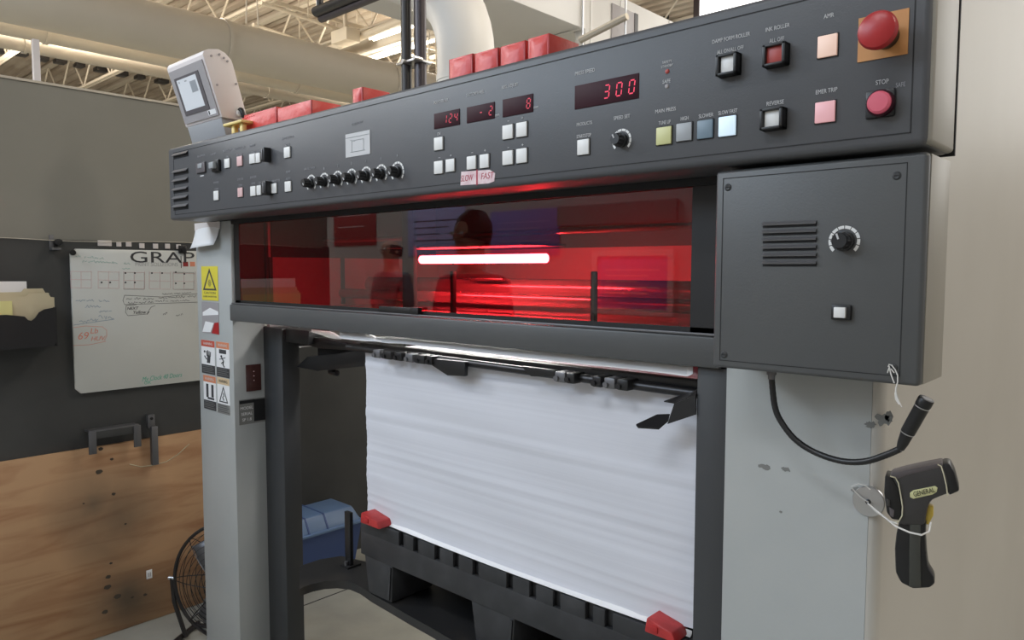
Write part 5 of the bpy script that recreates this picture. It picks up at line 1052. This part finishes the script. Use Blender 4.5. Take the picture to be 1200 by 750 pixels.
# people
def person(loc, rz, shirt, lab, bald=False):
    t = thing('person', loc, lab, 'person'); M = Matrix.Translation(loc) @ Matrix.Rotation(rz, 4, 'Z')
    def skin(name, pts, edges, radii, m_, par, sub=2):
        me = bpy.data.meshes.new(name); me.from_pydata([V(p) for p in pts], edges, []); o = bpy.data.objects.new(name, me); COL.objects.link(o)
        sk = o.modifiers.new('skin', 'SKIN'); sk.use_smooth_shade = True
        for i, r_ in enumerate(radii): r_ = r_ if isinstance(r_, tuple) else (r_, r_); me.skin_vertices[0].data[i].radius = r_
        me.skin_vertices[0].data[0].use_root = True
        s_ = o.modifiers.new('sub', 'SUBSURF'); s_.levels = sub; s_.render_levels = sub
        dg = bpy.context.evaluated_depsgraph_get(); m2 = bpy.data.meshes.new_from_object(o.evaluated_get(dg)); bpy.data.objects.remove(o)
        b = bmesh.new(); b.from_mesh(m2); B = MB(); B.bm.free(); b.transform(M); B.bm = b; return B.build(name, m_, par)
    # skin: head, neck, arms, hands
    pts = [(0, 0, 1.0), (0, 0, 1.2), (0, -.01, 1.40), (0, -.01, 1.50), (0, .0, 1.58), (0, .01, 1.68), (0, .01, 1.75)]; R_ = [(.15, .10), (.14, .10), (.15, .09), (.06, .06), (.065, .075), (.078, .098), (.055, .07)]; E_ = [(i, i+1) for i in range(6)]
    def add(ps, rs, frm):
        k = frm
        for p, r_ in zip(ps, rs): pts.append(p); R_.append(r_); E_.append((k, len(pts)-1)); k = len(pts)-1
        return k
    for s in (-1, 1):
        k = add([(s*.10, 0, .92), (s*.10, .01, .50), (s*.10, -.02, .10), (s*.10, .10, .04)], [.088, .058, .042, (.035, .03)], 0)
        k = add([(s*.17, -.01, 1.42), (s*.24, 0, 1.14), (s*.19, .20, 1.02), (s*.17, .27, 1.03)], [.055, .042, .028, (.038, .018)], 2)
        for f in range(4): add([(s*(.145+.018*f), .31, 1.035), (s*(.145+.018*f), .34-.004*abs(f-1), 1.02), (s*(.145+.018*f), .352-.004*abs(f-1), 1.0)], [.009, .0085, .0075], k)
        add([(s*.13, .27, 1.035), (s*.115, .30, 1.03)], [.011, .009], k)
    bodyo = skin('body', pts, E_, R_, 'skin', t)
    f_ = MB(); f_.M = M
    f_.lathe([(0, .012), (.012, .004), (.014, -.01)], (0, .10, 1.645), (0, 1, -.25), 12)
    for s in (-1, 1): f_.lathe([(0, .012), (.02, .004), (.024, -.012)], (s*.080, .0, 1.65), (s, 0, 0), 14)
    f_.build('face_features', 'skin', bodyo)
    f_ = MB(); f_.M = M
    for s in (-1, 1): f_.lathe([(0, .008), (.008, .004), (.011, -.006)], (s*.032, .098, 1.672), (0, 1, 0), 14)
    f_.build('eyes', 'eye', bodyo)
    f_ = MB(); f_.M = M; f_.tube([(-.025, .094, 1.605), (0, .103, 1.602), (.025, .094, 1.605)], .005, seg=8); f_.build('mouth', 'pink_cap', bodyo)
    # clothes
    def shell(name, sel, grow, m_):
        pts2, rs2, mp = [], [], {}
        for i in sel: mp[i] = len(pts2); pts2.append(pts[i]); r_ = R_[i] if isinstance(R_[i], tuple) else (R_[i], R_[i]); rs2.append((r_[0]+grow, r_[1]+grow))
        if 3 not in sel and 2 in mp: pts2.append((0, -.01, 1.475)); rs2.append((.088, .078)); extra = [(mp[2], len(pts2)-1)]
        else: extra = []
        return skin(name, pts2, [(mp[a], mp[b]) for a, b in E_ if a in mp and b in mp]+extra, rs2, m_, t)
    nl = 4; arm = 4+4*3+2      # vertices per side
    L0 = 7; shell('trousers', [0, L0, L0+1, L0+2, L0+nl+arm, L0+nl+arm+1, L0+nl+arm+2], .014, 'jeans')
    shell('shirt', [1, 0, 2, L0+4, L0+5, L0+nl+arm+4, L0+nl+arm+5], .016, shirt)
    for s in (-1, 1): f_ = MB(); f_.M = M; f_.box((s*.10-.05, -.07, 0), (s*.10+.05, .20, .085), bev=.03, seg=3); f_.build('shoe', 'shoe', t)
    if not bald: f_ = MB(); f_.M = M; f_.lathe([(0, .135), (.05, .125), (.085, .08), (.096, .03), (.094, -.03)], (0, -.012, 1.66), (0, -.25, 1), 28); f_.build('hair', 'hair', t)
    else: f_ = MB(); f_.M = M; f_.lathe([(.088, .03), (.092, 0), (.085, -.05)], (0, -.018, 1.67), (0, -.2, 1), 28); f_.build('hair', 'hair', t)
    return t
hp = mir(457, 290, 2.9); person((hp.x, -2.9, 0), 0, 'shirt_grey', 'person in a grey shirt standing, mirrored left of middle in the red pane', True)
hp = mir(551, 285, 1.1); person((-2.62, -1.35, 0), 0, 'shirt_dark', 'person in a dark shirt standing, mirrored in the middle of the red pane')

# ================================================================== LIGHT
w = bpy.data.worlds.new('world'); S.world = w; w.use_nodes = True; w.node_tree.nodes['Background'].inputs[0].default_value = (.95, .97, 1, 1); w.node_tree.nodes['Background'].inputs[1].default_value = .45
def area(name, loc, tgt, sx, sy, power, col):
    l = bpy.data.lights.new(name, 'AREA'); l.shape = 'RECTANGLE'; l.size = sx; l.size_y = sy; l.energy = power; l.color = col
    o = bpy.data.objects.new(name, l); COL.objects.link(o); o.location = loc; o.rotation_euler = (V(tgt)-V(loc)).to_track_quat('-Z', 'Y').to_euler(); return o
WM, CO = (1, .90, .76), (.88, .94, 1)
LAMPS = ((-8, 1.2, 120, 170, WM), (-8, 5.3, 120, 170, WM), (-5.2, -2.6, 120, 60, CO), (-.8, -2.6, 40, 8, CO), (-1.5, 2.5, 45, 20, WM), (2.5, 1.2, 62, 30, WM), (2.5, -2.2, 14, 4, CO), (-9.5, -2.4, 110, 80, CO), (-1.5, 5.6, 25, 8, WM), (-12, 1.5, 120, 170, WM))
for i, (x, y, e1, e2, c_) in enumerate(LAMPS):
    area('ceiling_lamp', (x, y, 4.36), (x, y, 0), 1.5, .5, e1, c_)
    if i < 9: fixture(x, y, 4.45, 'lit strip light of the row above the press hall', 1.5)  # last lamp is an added bare light without a fixture
    l = bpy.data.lights.new('ceiling_fill', 'POINT'); l.energy = e2; l.shadow_soft_size = .25; l.color = c_; o = bpy.data.objects.new('ceiling_fill', l); COL.objects.link(o); o.location = (x, y, 4.05)  # point light added under each lamp to brighten deck and ducts
area('cool_daylight_fill', (-2.8, -3.9, 3.45), (-1.5, 0, 1.0), 2.6, 1.4, 110, (.66, .82, 1))  # cool area light added behind the camera for daylight; no window is built
S.view_settings.view_transform = 'Standard'; S.view_settings.look = 'None'; S.view_settings.exposure = 0; S.view_settings.gamma = 1; S.view_settings.use_curve_mapping = False
